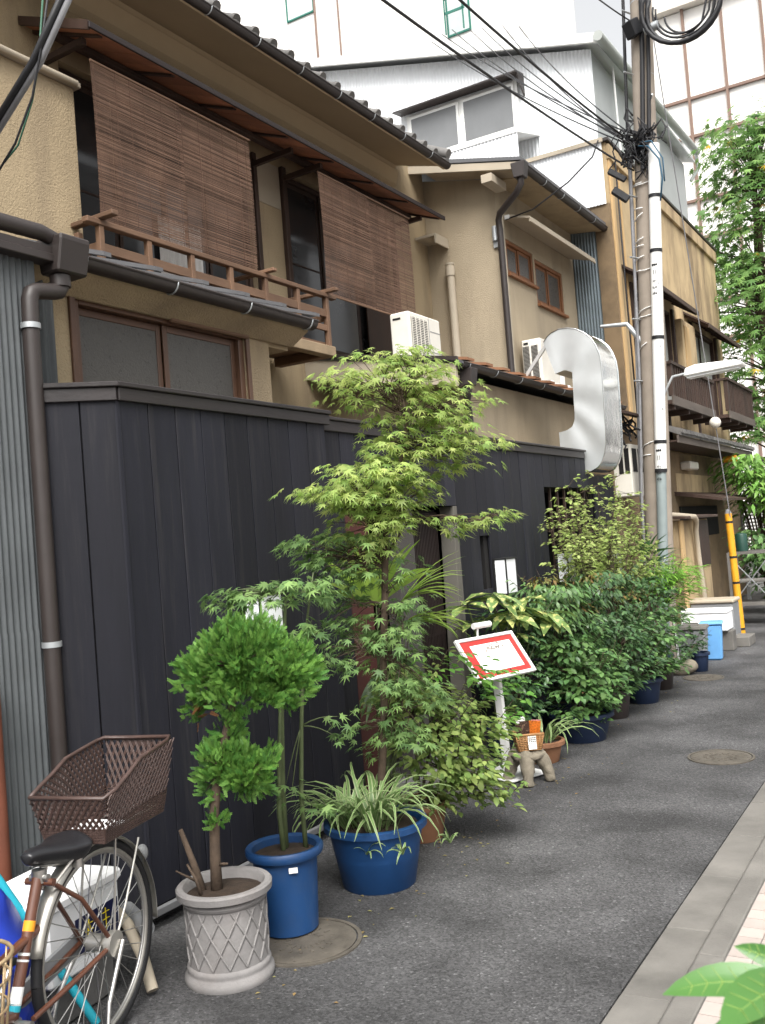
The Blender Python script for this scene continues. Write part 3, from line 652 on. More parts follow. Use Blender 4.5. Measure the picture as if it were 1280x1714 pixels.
duct = thing('exhaust_duct', 'large silver hook-shaped metal exhaust duct rising over the end of the fence', 'duct', (-3.2, 9.68, 2.165))
outer = [(-3.535,3.555),(-3.49,3.605),(-3.45,3.633),(-3.36,3.660),(-3.267,3.655),(-3.18,3.63),(-3.10,3.58),(-3.03,3.51),(-2.985,3.43),(-2.955,3.33),(-2.945,3.22),(-2.95,2.9),(-2.958,2.6),(-2.965,2.44),(-2.985,2.34),(-3.02,2.255),(-3.07,2.195),(-3.14,2.167),(-3.44,2.165)]
inner = [(-3.44,2.60),(-3.41,2.605),(-3.36,2.612),(-3.30,2.64),(-3.27,2.70),(-3.262,2.78),(-3.258,3.0),(-3.25,3.198),(-3.33,3.232),(-3.435,3.209)]
Y0, Y1 = 9.40, 9.95
bd = MB(); ring = outer+inner; n = len(ring)
for yq, s_ in ((Y0,1),(Y1,-1)):
    # flat cheeks as strips between the two outlines
    oo = outer[:]; ii = inner[::-1]
    K = 40
    def samp(L_, t):
        ds = [0]
        for p, q in zip(L_, L_[1:]): ds.append(ds[-1]+math.hypot(q[0]-p[0], q[1]-p[1]))
        d = t*ds[-1]
        for i in range(len(L_)-1):
            if d <= ds[i+1]+1e-9:
                u = (d-ds[i])/max(1e-9, ds[i+1]-ds[i]); return (L_[i][0]+(L_[i+1][0]-L_[i][0])*u, L_[i][1]+(L_[i+1][1]-L_[i][1])*u)
    vs_ = []
    for k in range(K+1):
        p, q = samp(oo, k/K), samp(ii, k/K)
        for u in (0,.33,.67,1):
            dent = (.006*math.sin(k*.7+u*3) if 0 < u < 1 else 0)
            vs_.append((p[0]+(q[0]-p[0])*u, yq + s_*dent*-1, p[1]+(q[1]-p[1])*u))
    fs = []
    for k in range(K):
        for u in range(3):
            a = k*4+u; fs.append((a, a+1, a+5, a+4)[::s_])
    bd.add(vs_, fs)
part('cheek_plates', bd, m_steel, duct, 180)
ow = MB()
vs_ = []
for p in outer: vs_ += [(p[0],Y0,p[1]), (p[0]+U(-.004,.004),(Y0+Y1)/2,p[1]+U(-.004,.004)), (p[0],Y1,p[1])]
fs = []
for i in range(len(outer)-1):
    a = i*3; fs += [(a,a+1,a+4,a+3),(a+1,a+2,a+5,a+4)]
ow.add(vs_, fs); part('outer_sheet', ow, m_steelm, duct, 180)
iw = MB(); vs_ = []
for p in inner: vs_ += [(p[0],Y0,p[1]), (p[0],Y1,p[1])]
iw.add(vs_, [(2*i,2*i+1,2*i+3,2*i+2) for i in range(len(inner)-1)]); part('inner_sheet', iw, m_steel, duct, 40)
sm = MB()
for yq in (Y0, Y1): sm.tube([(p[0]+.004, yq, p[1]) for p in outer[:-1]], .006, 6)
part('seam', sm, m_steelm, duct, 180)
part('end_plate', MB().box(-3.446,-3.441,Y0,Y1,2.165,2.602), m_steel, duct)
part('mouth_shade', MB().add([(-3.50,Y0+.01,3.53),(-3.42,Y0+.01,3.23),(-3.42,Y1-.01,3.23),(-3.50,Y1-.01,3.53)], [(0,1,2,3)]), m_dark, duct)  # near-black sheet across the open mouth, stands in for the shade inside
part('wall_boss', MB().box(-3.945,-3.425,9.36,10.0,2.1,2.43), m_plas2, duct, bev=.006)
part('stay_strap', MB().beam((-3.50,9.45,3.56),(-3.90,9.75,3.29),.012,.05), m_white, duct)

# ================================================================== SHED AT THE LEFT EDGE
shed = thing('corrugated_shed', 'grey corrugated iron shed at the left edge beside the fence', 'shed', (-3.8, 1.8, 0))
cw = MB().corr((-3.4,.3,0), (0,1,0), (0,0,1), 2.5, 1.35, .032, .006).corr((-3.403,.3,1.32), (0,1,0), (0,0,1), 2.5, 1.67, .032, .006)
part('corrugated_wall', cw, m_corrg, shed, 180)
part('corner_trim', MB().box(-3.412,-3.392,2.80,2.84,0,2.99), m_corrg, shed, bev=.003)
part('corrugated_wall', MB().corr((-3.62,2.80,1.9), (0,1,0), (0,0,1), .33, 1.12, .05, .01), m_corrg, shed, 180)
part('core', MB().box(-6,-3.425,.3,2.79,0,2.97), m_dark, shed)
part('roof', MB().prism([(-3.34,3.0),(-3.34,3.03),(-6,3.5),(-6,3.4)], 'y', .2, 2.93), m_metalb, shed)
part('eave_flashing', MB().box(-3.42,-3.335,.2,2.93,2.962,2.999), m_metalb, shed, bev=.004)
part('gutter_pipe', MB().tube([(-3.36,.3,3.05),(-3.36,2.5,3.085),(-3.36,2.86,3.09),(-3.36,2.93,3.075),(-3.37,2.96,3.03)], .036, 10), m_metalb, shed, 60)
dp = thing('downpipe', 'brown rainwater downpipe with hopper in front of the corrugated shed corner', 'downpipe', (-3.37, 2.79, 0))
part('hopper', MB().prism([(-3.43,2.92),(-3.31,2.92),(-3.28,3.06),(-3.28,3.085),(-3.45,3.085),(-3.45,3.06)], 'y', 2.90, 3.07), m_metalb, dp, bev=.008)
part('pipe', MB().tube([(-3.37,2.96,2.93),(-3.37,2.96,2.865),(-3.37,2.945,2.845),(-3.37,2.92,2.838),(-3.37,2.82,2.822),(-3.37,2.795,2.81),(-3.37,2.785,2.78),(-3.37,2.78,2.6),(-3.365,2.775,0)], .037, 12), m_metalb, dp, 60)
for z in (2.66, 1.28):
    part('pipe_clip', MB().lathe([(.039,-.012),(.043,-.012),(.043,.012),(.039,.012)], (-3.37,2.78,z), 16, closed=True), m_galv, dp, 60)
part('socket', MB().lathe([(.04,0),(.046,0),(.046,.05),(.04,.05)], (-3.37,2.96,2.865), 16, closed=True), m_metalb, dp, 60)
solo('rust_pipe', MB().tube([(-3.33,2.43,0),(-3.33,2.43,1.18)], .04, 12), m_rust, 'rust-red standing pipe at the far left edge before the shed', 'pipe', smooth=60)

# ================================================================== OCHRE HOUSE BEYOND THE POLE
och = thing('ochre_house', 'weathered ochre plaster house with dark wooden balconies behind the utility pole', 'house', (-4.6, 17, 0))
OX = -3.92
w1 = [(14.25,16.55),(18.0,19.95)]
ow_ = MB(); ow_.box(-5.3,OX,13.6,14.25,2.7,7.15); ow_.box(-5.3,OX,16.55,18.0,2.7,7.15); ow_.box(-5.3,OX,19.95,20.8,2.7,7.15)
for a, b in w1: ow_.box(-5.3,OX,a,b,5.15,7.15); ow_.box(-5.3,OX,a,b,2.7,3.5); ow_.box(-5.3,OX-.2,a,b,3.5,5.15)
part('wall', ow_, m_ochre, och)
part('lower_wall', MB().box(-5.3,OX+.10,13.6,20.8,0,2.699), m_ochred, och)
part('coping', MB().box(-5.3,OX+.06,13.55,20.86,7.151,7.2), m_metalb, och, bev=.005)
part('wall_band', MB().box(OX+.001,OX+.05,13.6,20.8,6.9,7.12), m_ochre, och, bev=.006)
part('corner_board', MB().box(OX+.001,OX+.03,13.62,13.74,2.72,7.1), mat('pale_board', (.50,.34,.17), .85, .2, 3, .3, 60, stretch=(1,1,.2)), och, bev=.004)
part('corner_board', MB().box(OX+.001,OX+.022,14.08,14.13,2.72,6.9), MATS['pale_board'], och, bev=.003)
part('wall_cable', MB().tube([(OX+.05,13.86,7.0),(OX+.05,13.84,5),(OX+.05,13.87,2.8)], .012, 6), m_cable, och, 180)
for a, b in w1:
    fr = window(och, OX-.02, a, b, 3.5, 5.15, 2, m_woodd, mat('milky_glass', (.42,.43,.40), .35, .06, 2), .08)
    mid = (a+b)/2
    part('post', MB().box(OX+.001,OX+.05,a-.1,a-.005,3.4,5.2), m_woodd, fr, bev=.004); part('post', MB().box(OX+.001,OX+.05,b+.005,b+.1,3.4,5.2), m_woodd, fr, bev=.004)
part('shutter_box', MB().box(OX+.001,OX+.14,16.72,17.72,3.5,5.05), m_ochre, och, bev=.006)
part('shutter_board', MB().box(OX+.141,OX+.155,16.85,17.2,3.55,4.95), MATS['pale_board'], och)
for a, b, z in ((13.9,16.85,5.10),(17.55,20.45,5.02)):
    aw = part('awning', MB().prism([(-3.5,z),(-3.5,z+.03),(OX,z+.32),(OX,z+.28)], 'y', a, b), m_woodd, och)
    part('edge_board', MB().box(-3.515,-3.495,a,b,z-.04,z+.035), m_woodd, aw, bev=.003)
    k_ = MB()
    for i in range(6): y = a+.1+i*(b-a-.2)/5; k_.beam((-3.52,y,z-.02),(OX+.01,y,z+.25),.04,.05)
    partsplit('rafter', k_, m_woodd, aw)
def balcony(a, b, xf, z0, z1):
    bl = part('balcony', MB().box(OX+.101,xf-.02,a,b,z0-.12,z0-.06), m_woodd, och)
    part('fascia_board', MB().box(xf-.02,xf+.01,a-.02,b+.02,z0-.14,z0), mat('grey_wood', (.10,.082,.07), .85, .3, 6, .4, 60, stretch=(1,.2,1)) if 'grey_wood' not in MATS else MATS['grey_wood'], bl, bev=.004)
    part('handrail', MB().box(xf-.03,xf+.02,a-.03,b+.03,z1,z1+.05), m_woodd, bl, bev=.004)
    part('handrail', MB().box(OX+.102,xf-.031,a-.025,a+.025,z1,z1+.045), m_woodd, bl, bev=.004)
    part('corner_post', MB().box(xf-.07,xf-.0,a-.0,a+.08,z0,z1-.001), m_woodd, bl, bev=.004); part('corner_post', MB().box(xf-.07,xf,b-.08,b,z0,z1-.001), m_woodd, bl, bev=.004)
    n = int((b-a)/.135); ms = MB().box(xf-.035,xf-.01,0,.045,z0,z1-.001).mesh('baluster', mats=[m_woodd])
    for i in range(1, n): piece('baluster', ms, bl, T4((0, a+i*(b-a)/n, 0)))
    m2 = MB().box(0,.03,a+.01,a+.03,z0,z1-.001).mesh('baluster', mats=[m_woodd])
    for i in range(1, 4): piece('baluster', m2, bl, T4((OX+.1+i*(xf-OX-.17)/4, 0, 0)))
    jo = MB()
    for i in range(4): y = a+.1+i*(b-a-.2)/3; jo.box(OX+.101,xf-.021,y,y+.06,z0-.2,z0-.121)
    partsplit('joist', jo, m_woodd, bl)
balcony(14.35, 17.2, -3.45, 3.45, 3.92)
balcony(17.95, 20.4, -3.35, 3.50, 4.05)
lc = part('pent_roof', MB().prism([(-3.25,2.80),(-3.25,2.86),(OX+.1,3.12),(OX+.1,3.06)], 'y', 13.75, 19.4), m_ktile, och)
mt = MB().prism([(-3.22,2.83),(-3.22,2.885),(-3.45,2.975),(-3.45,2.93)], 'y', 0, .2).mesh('edge_tile', mats=[m_ktile])
for i in range(25): piece('edge_tile', mt, lc, T4((0, 13.78+i*.224, U(-.006,.006))))
part('edge_board', MB().box(-3.31,-3.28,13.75,19.4,2.70,2.805), MATS['grey_wood'], lc)
part('soffit_board', MB().box(OX+.101,-3.31,13.76,19.39,2.72,2.74), m_woodd, lc)
partsplit('frame_post', MB().box(OX+.101,OX+.13,14.3,14.42,2.9,3.3).box(OX+.101,OX+.13,15.4,15.5,2.9,3.3).box(OX+.101,OX+.13,17.5,17.6,2.9,3.3), m_woodd, och)
part('wall_lamp', MB().box(OX+.102,OX+.28,15.9,16.45,2.42,2.55), m_offw, och, bev=.02)
part('small_canopy', MB().prism([(-3.1,1.86),(-3.1,1.90),(OX+.1,2.06),(OX+.1,2.0)], 'y', 15.4, 19.0), m_woodd, och)
part('small_window', MB().box(OX+.102,OX+.13,15.6,18.3,1.3,1.82), m_dark, och)
part('ochre_patch', MB().box(OX+.101,OX+.108,15.55,18.3,2.06,2.36), m_ochre, och)
# south side: sheets and stained plaster
part('side_wall', MB().box(-5.3,OX-.001,13.56,13.599,0,6.25), m_ochred, och)
part('corrugated_sheet', MB().corr((-5.2,13.535,6.24), (1,0,0), (0,0,1), 1.24, .90, .05, .008), m_corrw, och, 180)
part('sheet_flashing', MB().box(-5.25,-3.93,13.49,13.52,7.13,7.19), m_trim, och)
part('corrugated_sheet', MB().corr((-4.70,13.53,3.3), (1,0,0), (0,0,1), .55, 2.8, .045, .008), m_corrb, och, 180)
# meter wall and boxes left of the pole
part('meter_wall', MB().box(-3.95,-3.47,10.9,13.4,0,2.75), m_ochred, och)
mw = part('meter_awning', MB().prism([(-3.12,2.86),(-3.12,2.89),(-3.5,3.02),(-3.5,2.98)], 'y', 10.85, 12.4), m_woodd, och)
mbx = part('meter_box', MB().box(-3.469,-3.25,11.2,11.75,1.93,2.55), m_offw, och, bev=.008)
partsplit('meter_window', MB().box(-3.249,-3.246,11.26,11.44,2.22,2.50).box(-3.249,-3.246,11.50,11.68,2.22,2.50), m_dark, mbx)
partsplit('meter_window', MB().box(-3.40,-3.345,11.196,11.1995,2.2,2.5).box(-3.325,-3.27,11.196,11.1995,2.2,2.5), m_dark, mbx)
tg = MB(); rs = random.Random(3)
for i in range(16):
    p = [V((-3.40+.04*rs.random(), 11.0+.5*rs.random(), 2.82))]
    for k_ in range(6): p.append(p[-1] + V((rs.uniform(-.03,.07), rs.uniform(-.13,.13), rs.uniform(-.09,.05))))
    tg.tube(p, .012, 5)
part('service_cables', tg, m_cable, och, 180, kind='stuff')
# shed box in front of the house
sb = thing('meter_shed', 'small ochre shed with board roof and pale drain hose behind the pole', 'shed', (-3.45, 13.1, 0))
part('wall', MB().box(-3.815,-3.05,12.35,14.0,.12,1.60), m_ochre, sb, bev=.01)
part('plinth', MB().box(-3.81,-3.07,12.37,13.98,0,.119), m_conc, sb)
part('roof_board', MB().prism([(-2.92,1.61),(-2.92,1.645),(-3.815,1.72),(-3.815,1.68)], 'y', 12.2, 14.1), m_woodd, sb, bev=.006)
part('corner_strip', MB().box(-3.05+.001,-3.02,12.34,12.5,.15,1.6), MATS['pale_board'], sb, bev=.004)
part('door_panel', MB().box(-3.049,-3.035,13.3,13.95,.95,1.58), m_woodd, sb)
part('drain_hose', MB().tube([(-3.25,12.2,1.70),(-3.02,12.35,1.66),(-2.90,12.6,1.63),(-2.95,12.9,1.58),(-2.99,13.0,1.45),(-2.99,13.03,1.1),(-2.98,13.1,.6),(-2.99,13.12,.1)], .035, 10), m_trim, sb, 60)
part('fire_box', MB().box(-3.35,-3.2,12.30,12.349,.85,1.25), m_rust, sb, bev=.006)

# ================================================================== WHITE CORRUGATED BUILDING
wbd = thing('corrugated_building', 'tall white corrugated building with a wide window rising behind the tan house', 'building', (-9, 21, 0))
S = 18.4
zt = lambda x: 11.05 + (x+5.42)*-.255
part('core', MB().prism([(-5.45,0),(-5.45,11.0),(-14,13.2),(-14,0)], 'y', S+.03, 26), mat('grey_sheet', (.36,.38,.38), .6, .1, 1.5), wbd)
sh = MB(); k = int(8.5/.076*4); vs_ = []; fs = []
for i in range(k+1):
    x = -13.9+8.48*i/k; y = S-.01+.014*math.sin(2*math.pi*x/.076); vs_ += [(x,y,4.5),(x,y,zt(x)-.05)]
sh.add(vs_, [(2*i,2*i+2,2*i+3,2*i+1) for i in range(k)])
part('corrugated_wall', sh, m_corrw, wbd, 180)
part('roof', MB().prism([(-5.2,11.06),(-5.2,11.12),(-14.2,13.42),(-14.2,13.36)], 'y', S-.35, 26.2), m_corrw, wbd)
part('verge_trim', MB().prism([(-5.2,10.93),(-5.2,11.055),(-14.2,13.355),(-14.2,13.23)], 'y', S-.36, S-.30), m_white, wbd)
part('gutter', MB().tube([(-5.15,S-.4,11.02),(-5.15,26.3,11.35)], .10, 10), mat('grey_gutter', (.36,.38,.36), .6, .1, 2), wbd, 60)
part('drop_pipe', MB().tube([(-5.15,26.2,11.3),(-5.15,26.3,10.9),(-5.35,26.2,10.6)], .05, 8), MATS['grey_gutter'], wbd, 60)
part('hanging_pipe', MB().tube([(-5.3,S+1.0,11.0),(-5.3,S+1.1,8.2)], .022, 6), m_white, wbd, 60)
wn = part('window', MB().box(-9.58,-6.98,S-.10,S-.03,9.78,10.86), m_white, wbd)
for x0, x1 in ((-9.5,-8.32),(-8.24,-7.05)):
    sa = part('sash', MB().box(x0,x1,S-.14,S-.101,9.84,10.80), m_white, wn)
    part('pane', MB().box(x0+.05,x1-.05,S-.146,S-.141,9.9,10.74), mat('dull_glass', (.16,.165,.17), .4, .1, 2) if 'dull_glass' not in MATS else MATS['dull_glass'], wn)
part('window_hood', MB().prism([(S-.02,10.93),(S-.02,10.97),(S-.42,10.90),(S-.42,10.87)], 'x', -9.75, -6.85), m_metalb, wbd)
part('hood_side', MB().prism([(S-.02,10.5),(S-.02,10.92),(S-.38,10.87),(S-.3,10.7)], 'x', -6.88, -6.85), m_metalb, wbd)
part('ledge', MB().prism([(S-.03,9.72),(S-1.3,9.32),(S-1.3,9.26),(S-.03,9.6)], 'x', -10.2, -6.6), m_white, wbd)
part('ledge_sheet', MB().corr((-10.2,S-1.28,8.0), (1,0,0), (0,0,1), 3.6, 1.3, .076, .012), m_corrw, wbd, 180)
# far buildings
fb = thing('far_building', 'white far-off building with a green framed window, against the white sky', 'building', (-21, 38, 0))
part('wall', MB().box(-29,-13.6,35,44,0,40), m_far, fb)
m_green = mat('green_frame', (.03,.16,.12), .5, .1)
def farwin(x0,x1,z0,z1):
    f = MB(); b=.07; f.box(x0,x1,34.93,34.999,z0,z0+b); f.box(x0,x1,34.93,34.999,z1-b,z1); f.box(x0,x0+b,34.93,34.999,z0+b,z1-b); f.box(x1-b,x1,34.93,34.999,z0+b,z1-b)
    q = part('window', f, m_green, fb); part('pane', MB().box(x0+b,x1-b,34.96,34.98,z0+b,z1-b), mat('pale_glass', (.6,.66,.66), .3, .05) if 'pale_glass' not in MATS else MATS['pale_glass'], q)
farwin(-23.95,-22.45,25.3,27.2); farwin(-16.1,-15.05,21.9,24.4)
partsplit('ladder_rung', MB().box(-16.0,-15.95,34.5,34.55,21.8,26).box(-15.2,-15.15,34.5,34.55,21.8,26).box(-16.0,-15.1,34.5,34.55,22.6,22.7).box(-16.0,-15.1,34.5,34.55,23.2,23.3), m_green, fb)
part('drain_pipe', MB().tube([(-22.4,34.9,0),(-22.4,34.9,40)], .05, 8), m_farb, fb); part('drain_pipe', MB().tube([(-21.2,34.9,0),(-21.2,34.9,40)], .04, 8), m_farb, fb)
gb = thing('grid_building', 'white panelled far building with brown grid lines behind the utility pole', 'building', (-3, 44, 0))
part('wall', MB().box(-9.4,6,40,50,0,22.6), m_far, gb)
lv = [2.0,4.6,6.15,8.75,10.3,12.9,14.45,17.05,18.6,22.3]
for j, (z0, z1) in enumerate(zip(lv, lv[1:])):
    mp_ = MB().box(.05,1.43,0,.05,.06,z1-z0-.05).mesh('wall_panel', mats=[m_far])
    for i in range(10): piece('wall_panel', mp_, gb, T4((-9.4+i*1.48, 39.93, z0)))
    part('ledge_bar', MB().box(-9.45,6.05,39.80,39.925,z0-.06,z0+.05), m_farb, gb)
for i in range(11): part('mullion', MB().box(-9.43+i*1.48,-9.33+i*1.48,39.78,39.925,0,22.3), m_farb, gb)
part('cornice', MB().box(-9.7,6.3,39.5,50.2,22.3,23.0), mat('far_beige', (.62,.58,.52), .7, .05), gb)

# ================================================================== UTILITY POLE
pole = thing('utility_pole', 'tall brown concrete utility pole with white conduit, cables and coil beside the ochre house', 'utility pole', (-3.1, 11.3, 0))
def pc(z): return V((-3.1+.41*z/7.75, 11.3, z))
part('shaft', MB().tube([pc(z) for z in (0,2,4,6,8,9.5)], [.165,.155,.145,.132,.122,.115], 18), m_pole, pole, 60)
def wp(z): return V((-3.03+.385*z/5.95, 11.12, z))
part('white_conduit', MB().tube([wp(2.18),wp(3),wp(4),wp(5),wp(5.95)], .066, 14), m_white, pole, 60)
part('steel_conduit', MB().tube([wp(0),wp(1),wp(2.2)], .058, 14), mat('green_grey_steel', (.23,.27,.27), .55, .12, 6), pole, 60)
bn = MB()
for z in (5.35,4.72,3.72,2.52): bn.tube([wp(z-.02),wp(z+.02)], .071, 14)
for z in (2.19,): bn.tube([wp(z-.02),wp(z+.02)], .07, 14)
partsplit('conduit_band', bn, m_cable, pole, 60)
rg = MB()
for z in (1.9,2.6,3.3,3.75,4.25,4.7,5.15,5.5,6.5,6.85,7.35,7.7):
    c = pc(z); rg.tube([c-V((0,0,.02)), c+V((0,0,.02))], .158-.0045*z, 18)
partsplit('band', rg, m_galv, pole, 60)
bl = MB()
for i, z in enumerate([2.9+.36*k for k in range(14)]):
    c = pc(z); s_ = -1 if i % 2 else 1; bl.tube([c+V((.1*s_,-.1,0)), c+V((.16*s_,-.24,.0))], .011, 6)
partsplit('step_bolt', bl, m_galv, pole, 60)
ty = MB()
rs = random.Random(17)
for i in range(13):
    z = rs.uniform(2.3,5.7); c = pc(z); q = rs.uniform(-.02,.03)
    ty.tube([c+V((-.135,-.09,-.01-q)), c+V((-.09,-.13,0)), c+V((-.02,-.158,q))] + ([c+V((.08,-.14,.02+q))] if i % 3 == 0 else []), .006, 5)
part('glint_ties', ty, m_white, pole, 180, kind='stuff')  # short white ties; glints along the pole are put into their colour
cb = MB()
for k, (dx, dy, r_) in enumerate(((-.17,-.06,.018),(-.185,-.02,.016),(-.15,-.10,.018))):
    cb.tube([pc(z)+V((dx+.012*math.sin(z*1.7+k), dy, 0)) for z in (0.5,2,2.6,3.4,4.4,5.2,5.9)], r_, 8)
partsplit('side_cable', cb, m_cableg, pole, 60)
cb = MB(); cb.tube([pc(z)+V((-.20,-.03,0)) for z in (5.8,6.4,7.2,8.2,9.3)], .02, 8); cb.tube([pc(z)+V((.02+.03*math.sin(z),-.16,0)) for z in (5.7,6.3,6.9,7.4,8.3,9.3)], .028, 8); cb.tube([pc(z)+V((.09+.03*math.sin(z),-.15,0)) for z in (5.7,6.3,6.9,7.4,8.3,9.3)], .024, 8)
partsplit('riser_cable', cb, m_cable, pole, 60)
rs = random.Random(11); tg = MB()
for i in range(55):
    p = [pc(5.85+.3*rs.random()) + V((rs.uniform(-.22,.14), rs.uniform(-.24,-.1), 0))]
    for k_ in range(5): p.append(p[-1] + V((rs.uniform(-.09,.09), rs.uniform(-.06,.06), rs.uniform(-.13,.11))))
    tg.tube(p, rs.choice((.007,.009,.013)), 5)
part('cable_tangle', tg, m_cable, pole, 180, kind='stuff')
partsplit('splice_box', MB().beam((-2.98,11.05,5.60),(-3.16,11.0,5.74),.05,.07).beam((-2.97,11.05,5.36),(-3.12,10.98,5.50),.06,.09).beam((-2.74,11.12,7.25),(-2.78,11.05,7.42),.16,.14), m_cable, pole, bev=.012)
partsplit('blue_cable', MB().tube([(-2.80,11.05,5.95),(-2.68,11.0,5.9),(-2.57,11.0,5.72),(-2.55,11.0,5.5),(-2.60,11.02,5.25)], .010, 6).tube([(-2.78,11.04,5.98),(-2.64,11.0,5.95),(-2.53,11.0,5.72),(-2.53,11.0,5.45)], .008, 6), m_blue, pole, 180)
part('junction_can', MB().tube([(-2.62,11.08,7.26),(-2.46,11.06,7.27)], .05, 12), m_galv, pole, 60)
coil = MB()
for k in range(7):
    c = V((-2.18+.03*math.sin(k*2.3),11.0,7.38+.03*math.cos(k*1.7))); a0, a1 = R(150+k*5), R(375-k*11); rr = .42-.03*k+.025*math.sin(k*3.1)
    coil.tube([c + V((rr*1.05*math.cos(a), .02*k, rr*1.08*math.sin(a))) for a in [a0+(a1-a0)*i/16 for i in range(17)]] + [V((-1.80+.02*k,11.0+.02*k,8.2))], .026 if k < 2 else .012, 6)
part('cable_coil', coil, m_cable, pole, 180, kind='stuff')
part('side_arm', MB().tube([pc(3.72)+V((-.1,-.05,0)), pc(3.86)+V((-.2,-.05,0)), pc(3.97)+V((-.28,-.05,0)), pc(4.0)+V((-.6,-.05,0))], [.04,.035,.028,.02], 8), m_galv, pole, 60)
# emblem prints on the conduit: three dots, a ring of two halves, and small rows of characters
pr = MB()
def on(z, a): c = wp(z); return c + V((math.sin(a)*.0665, -math.cos(a)*.0665, 0)), Matrix.Rotation(a, 3, 'Z')
for zc in (4.55, 2.42):
    for d in (-.4,-.08,.24):
        p, q = on(zc, d); pr.add([p + q @ V((.012*math.cos(t), -.001, .015*math.sin(t))) for t in [k*.785 for k in range(8)]], [tuple(range(8))])
    for s_ in (-1, 1):
        pts_ = []
        for k in range(7):
            t = R(50)-R(100)*k/6; a = -.08+s_*(.30*math.cos(t))*.75
            p, q = on(zc-.085+.04*math.sin(t), a); pts_.append(p + q @ V((0,-.001,0)))
        for k in range(6, -1, -1):
            t = R(50)-R(100)*k/6; a = -.08+s_*(.16*math.cos(t))*.75
            p, q = on(zc-.085+.032*math.sin(t), a); pts_.append(p + q @ V((0,-.001,0)))
        pr.add(pts_, [tuple(range(len(pts_)))])
    rs = random.Random(5)
    for row, nn_ in ((.19,3),(.26,4),(.325,5)):
        for k in range(nn_):
            a = -.08+(k-(nn_-1)/2)*.8/nn_*.95
            for st in range(3):
                p, q = on(zc-row+rs.uniform(-.01,.01), a+rs.uniform(-.05,.05)); hw = (.008,.002) if st % 2 else (.002,.010)
                pr.add([p + q @ V((sx*hw[0], -.001, sz*hw[1])) for sx, sz in ((-1,-1),(1,-1),(1,1),(-1,1))], [(0,1,2,3)])
part('printed_emblem', pr, m_cable, pole)
# street lamp on the pole
sl_ = thing('street_lamp', 'white fluorescent street lamp reaching out from the utility pole over the road', 'street lamp', (-2.25, 11.3, 3.2))
part('arm', MB().tube([(-2.86,11.25,2.95),(-2.80,11.25,3.1),(-2.70,11.27,3.27),(-2.5,11.3,3.29)], .016, 8), m_galv, sl_, 60)
part('housing', MB().prism([(-2.56,3.24),(-2.54,3.33),(-2.42,3.36),(-1.98,3.345),(-1.91,3.31),(-1.93,3.27)], 'y', 11.19, 11.41), m_white, sl_, bev=.012)
part('diffuser', MB().prism([(-2.53,3.22),(-2.53,3.239),(-1.96,3.268),(-1.96,3.25)], 'y', 11.22, 11.38), m_lamp, sl_)
# guy wire and guard
gy = thing('guy_wire', 'straight guy wire with a white ball, anchored in the yellow guard post', 'guy wire', (-2.64, 13.5, 0))
A, B = V((-2.63,13.5,1.5)), V((-2.62,11.33,7.75))
part('cable', MB().tube([A, A.lerp(B,.5), B], .007, 6), m_cableg, gy, 60)
part('ball', MB().ball(A.lerp(B,.215), .075), m_offw, gy, 180)
part('yellow_guard', MB().tube([(-2.62,13.5,0),(-2.66,13.5,1.64)], .046, 14), m_yel, gy, 60)
part('guard_tip', MB().tube([(-2.66,13.5,1.64),(-2.662,13.5,1.70)], [.046,.02], 14), m_cableg, gy, 60)
bk = MB()
for f in (.04,.42,.63,.92):
    p = V((-2.62,13.5,0)).lerp(V((-2.66,13.5,1.64)), f); bk.tube([p, p+V((0,0,.03))], .048, 14)
partsplit('black_band', bk, m_cable, gy, 60)
sp = MB()
for k in range(60):
    a = k*.55; p = V((-2.62,13.5,0)).lerp(V((-2.66,13.5,1.64)), .05+k*.0145); q = V((-2.62,13.5,0)).lerp(V((-2.66,13.5,1.64)), .05+(k+1)*.0145)
# overhead wires
def sag(a, b, s_, n=14):
    a, b = V(a), V(b); return [a.lerp(b, i/n) - V((0,0,s_*4*(i/n)*(1-i/n))) for i in range(n+1)]
def wire(pts_, r_, label, group, m=m_cable): return solo('overhead_wire', MB().tube(pts_, r_, 6), m, label, 'wire', group, smooth=180)
G = 'overhead wires from the utility pole'
wire(sag((-2.92,11.2,5.74), (-2.87,4.0,4.98), .06, 20), .011, 'lower thick black overhead wire from the pole tangle over the house roof', G)
wire(sag((-3.0,11.2,6.17), (-2.90,5.6,5.62), .05, 20), .012, 'upper thick black overhead wire from the pole tangle to the top edge', G)
rs = random.Random(2)
for k, e in enumerate(((-7.52,17,11.19),(-7.32,17,11.2),(-7.0,17,11.1),(-6.76,17,11.03),(-6.4,17,10.95),(-6.11,17,10.83),(-7.72,17,11.12))):
    e = V(e); e = V((-2.98,11.2,6.1)).lerp(e, 1.24)
    wire(sag((-2.98+rs.uniform(-.05,.05),11.2,6.12+rs.uniform(-.08,.08)), e, .12+.05*rs.random()), .009, 'thin overhead wire in the bundle crossing the white corrugated wall', G)
wire([V(p) for p in ((-3.22,10.9,6.09),(-3.3,10.9,5.92),(-3.62,10.9,5.70),(-4.1,10.93,5.5),(-4.47,10.95,5.47))], .009, 'thin drop wire curving from the pole to the hood of the side window', G)
wire(sag((-2.80,11.2,7.49), (-2.55,8.2,6.5), .02), .008, 'short thin wire at the top edge left of the pole head', G)
for k, (dx, r_) in enumerate(((0,.018),(.03,.015),(-.028,.013))):
    solo('service_cable', MB().tube([V((-3.20+dx,3.0+k*.02,4.27)), V((-3.50+dx,3.0+k*.02,3.96)), V((-3.93+dx,3.0+k*.02,3.66))], r_, 8), (m_cable, m_cableg, m_cable)[k], ('black cable of the bundle slanting across the top left corner','grey cable of the bundle slanting across the top left corner','thinnest black cable of the bundle slanting across the top left corner')[k], 'cable', 'cables slanting across the top left corner', smooth=180)
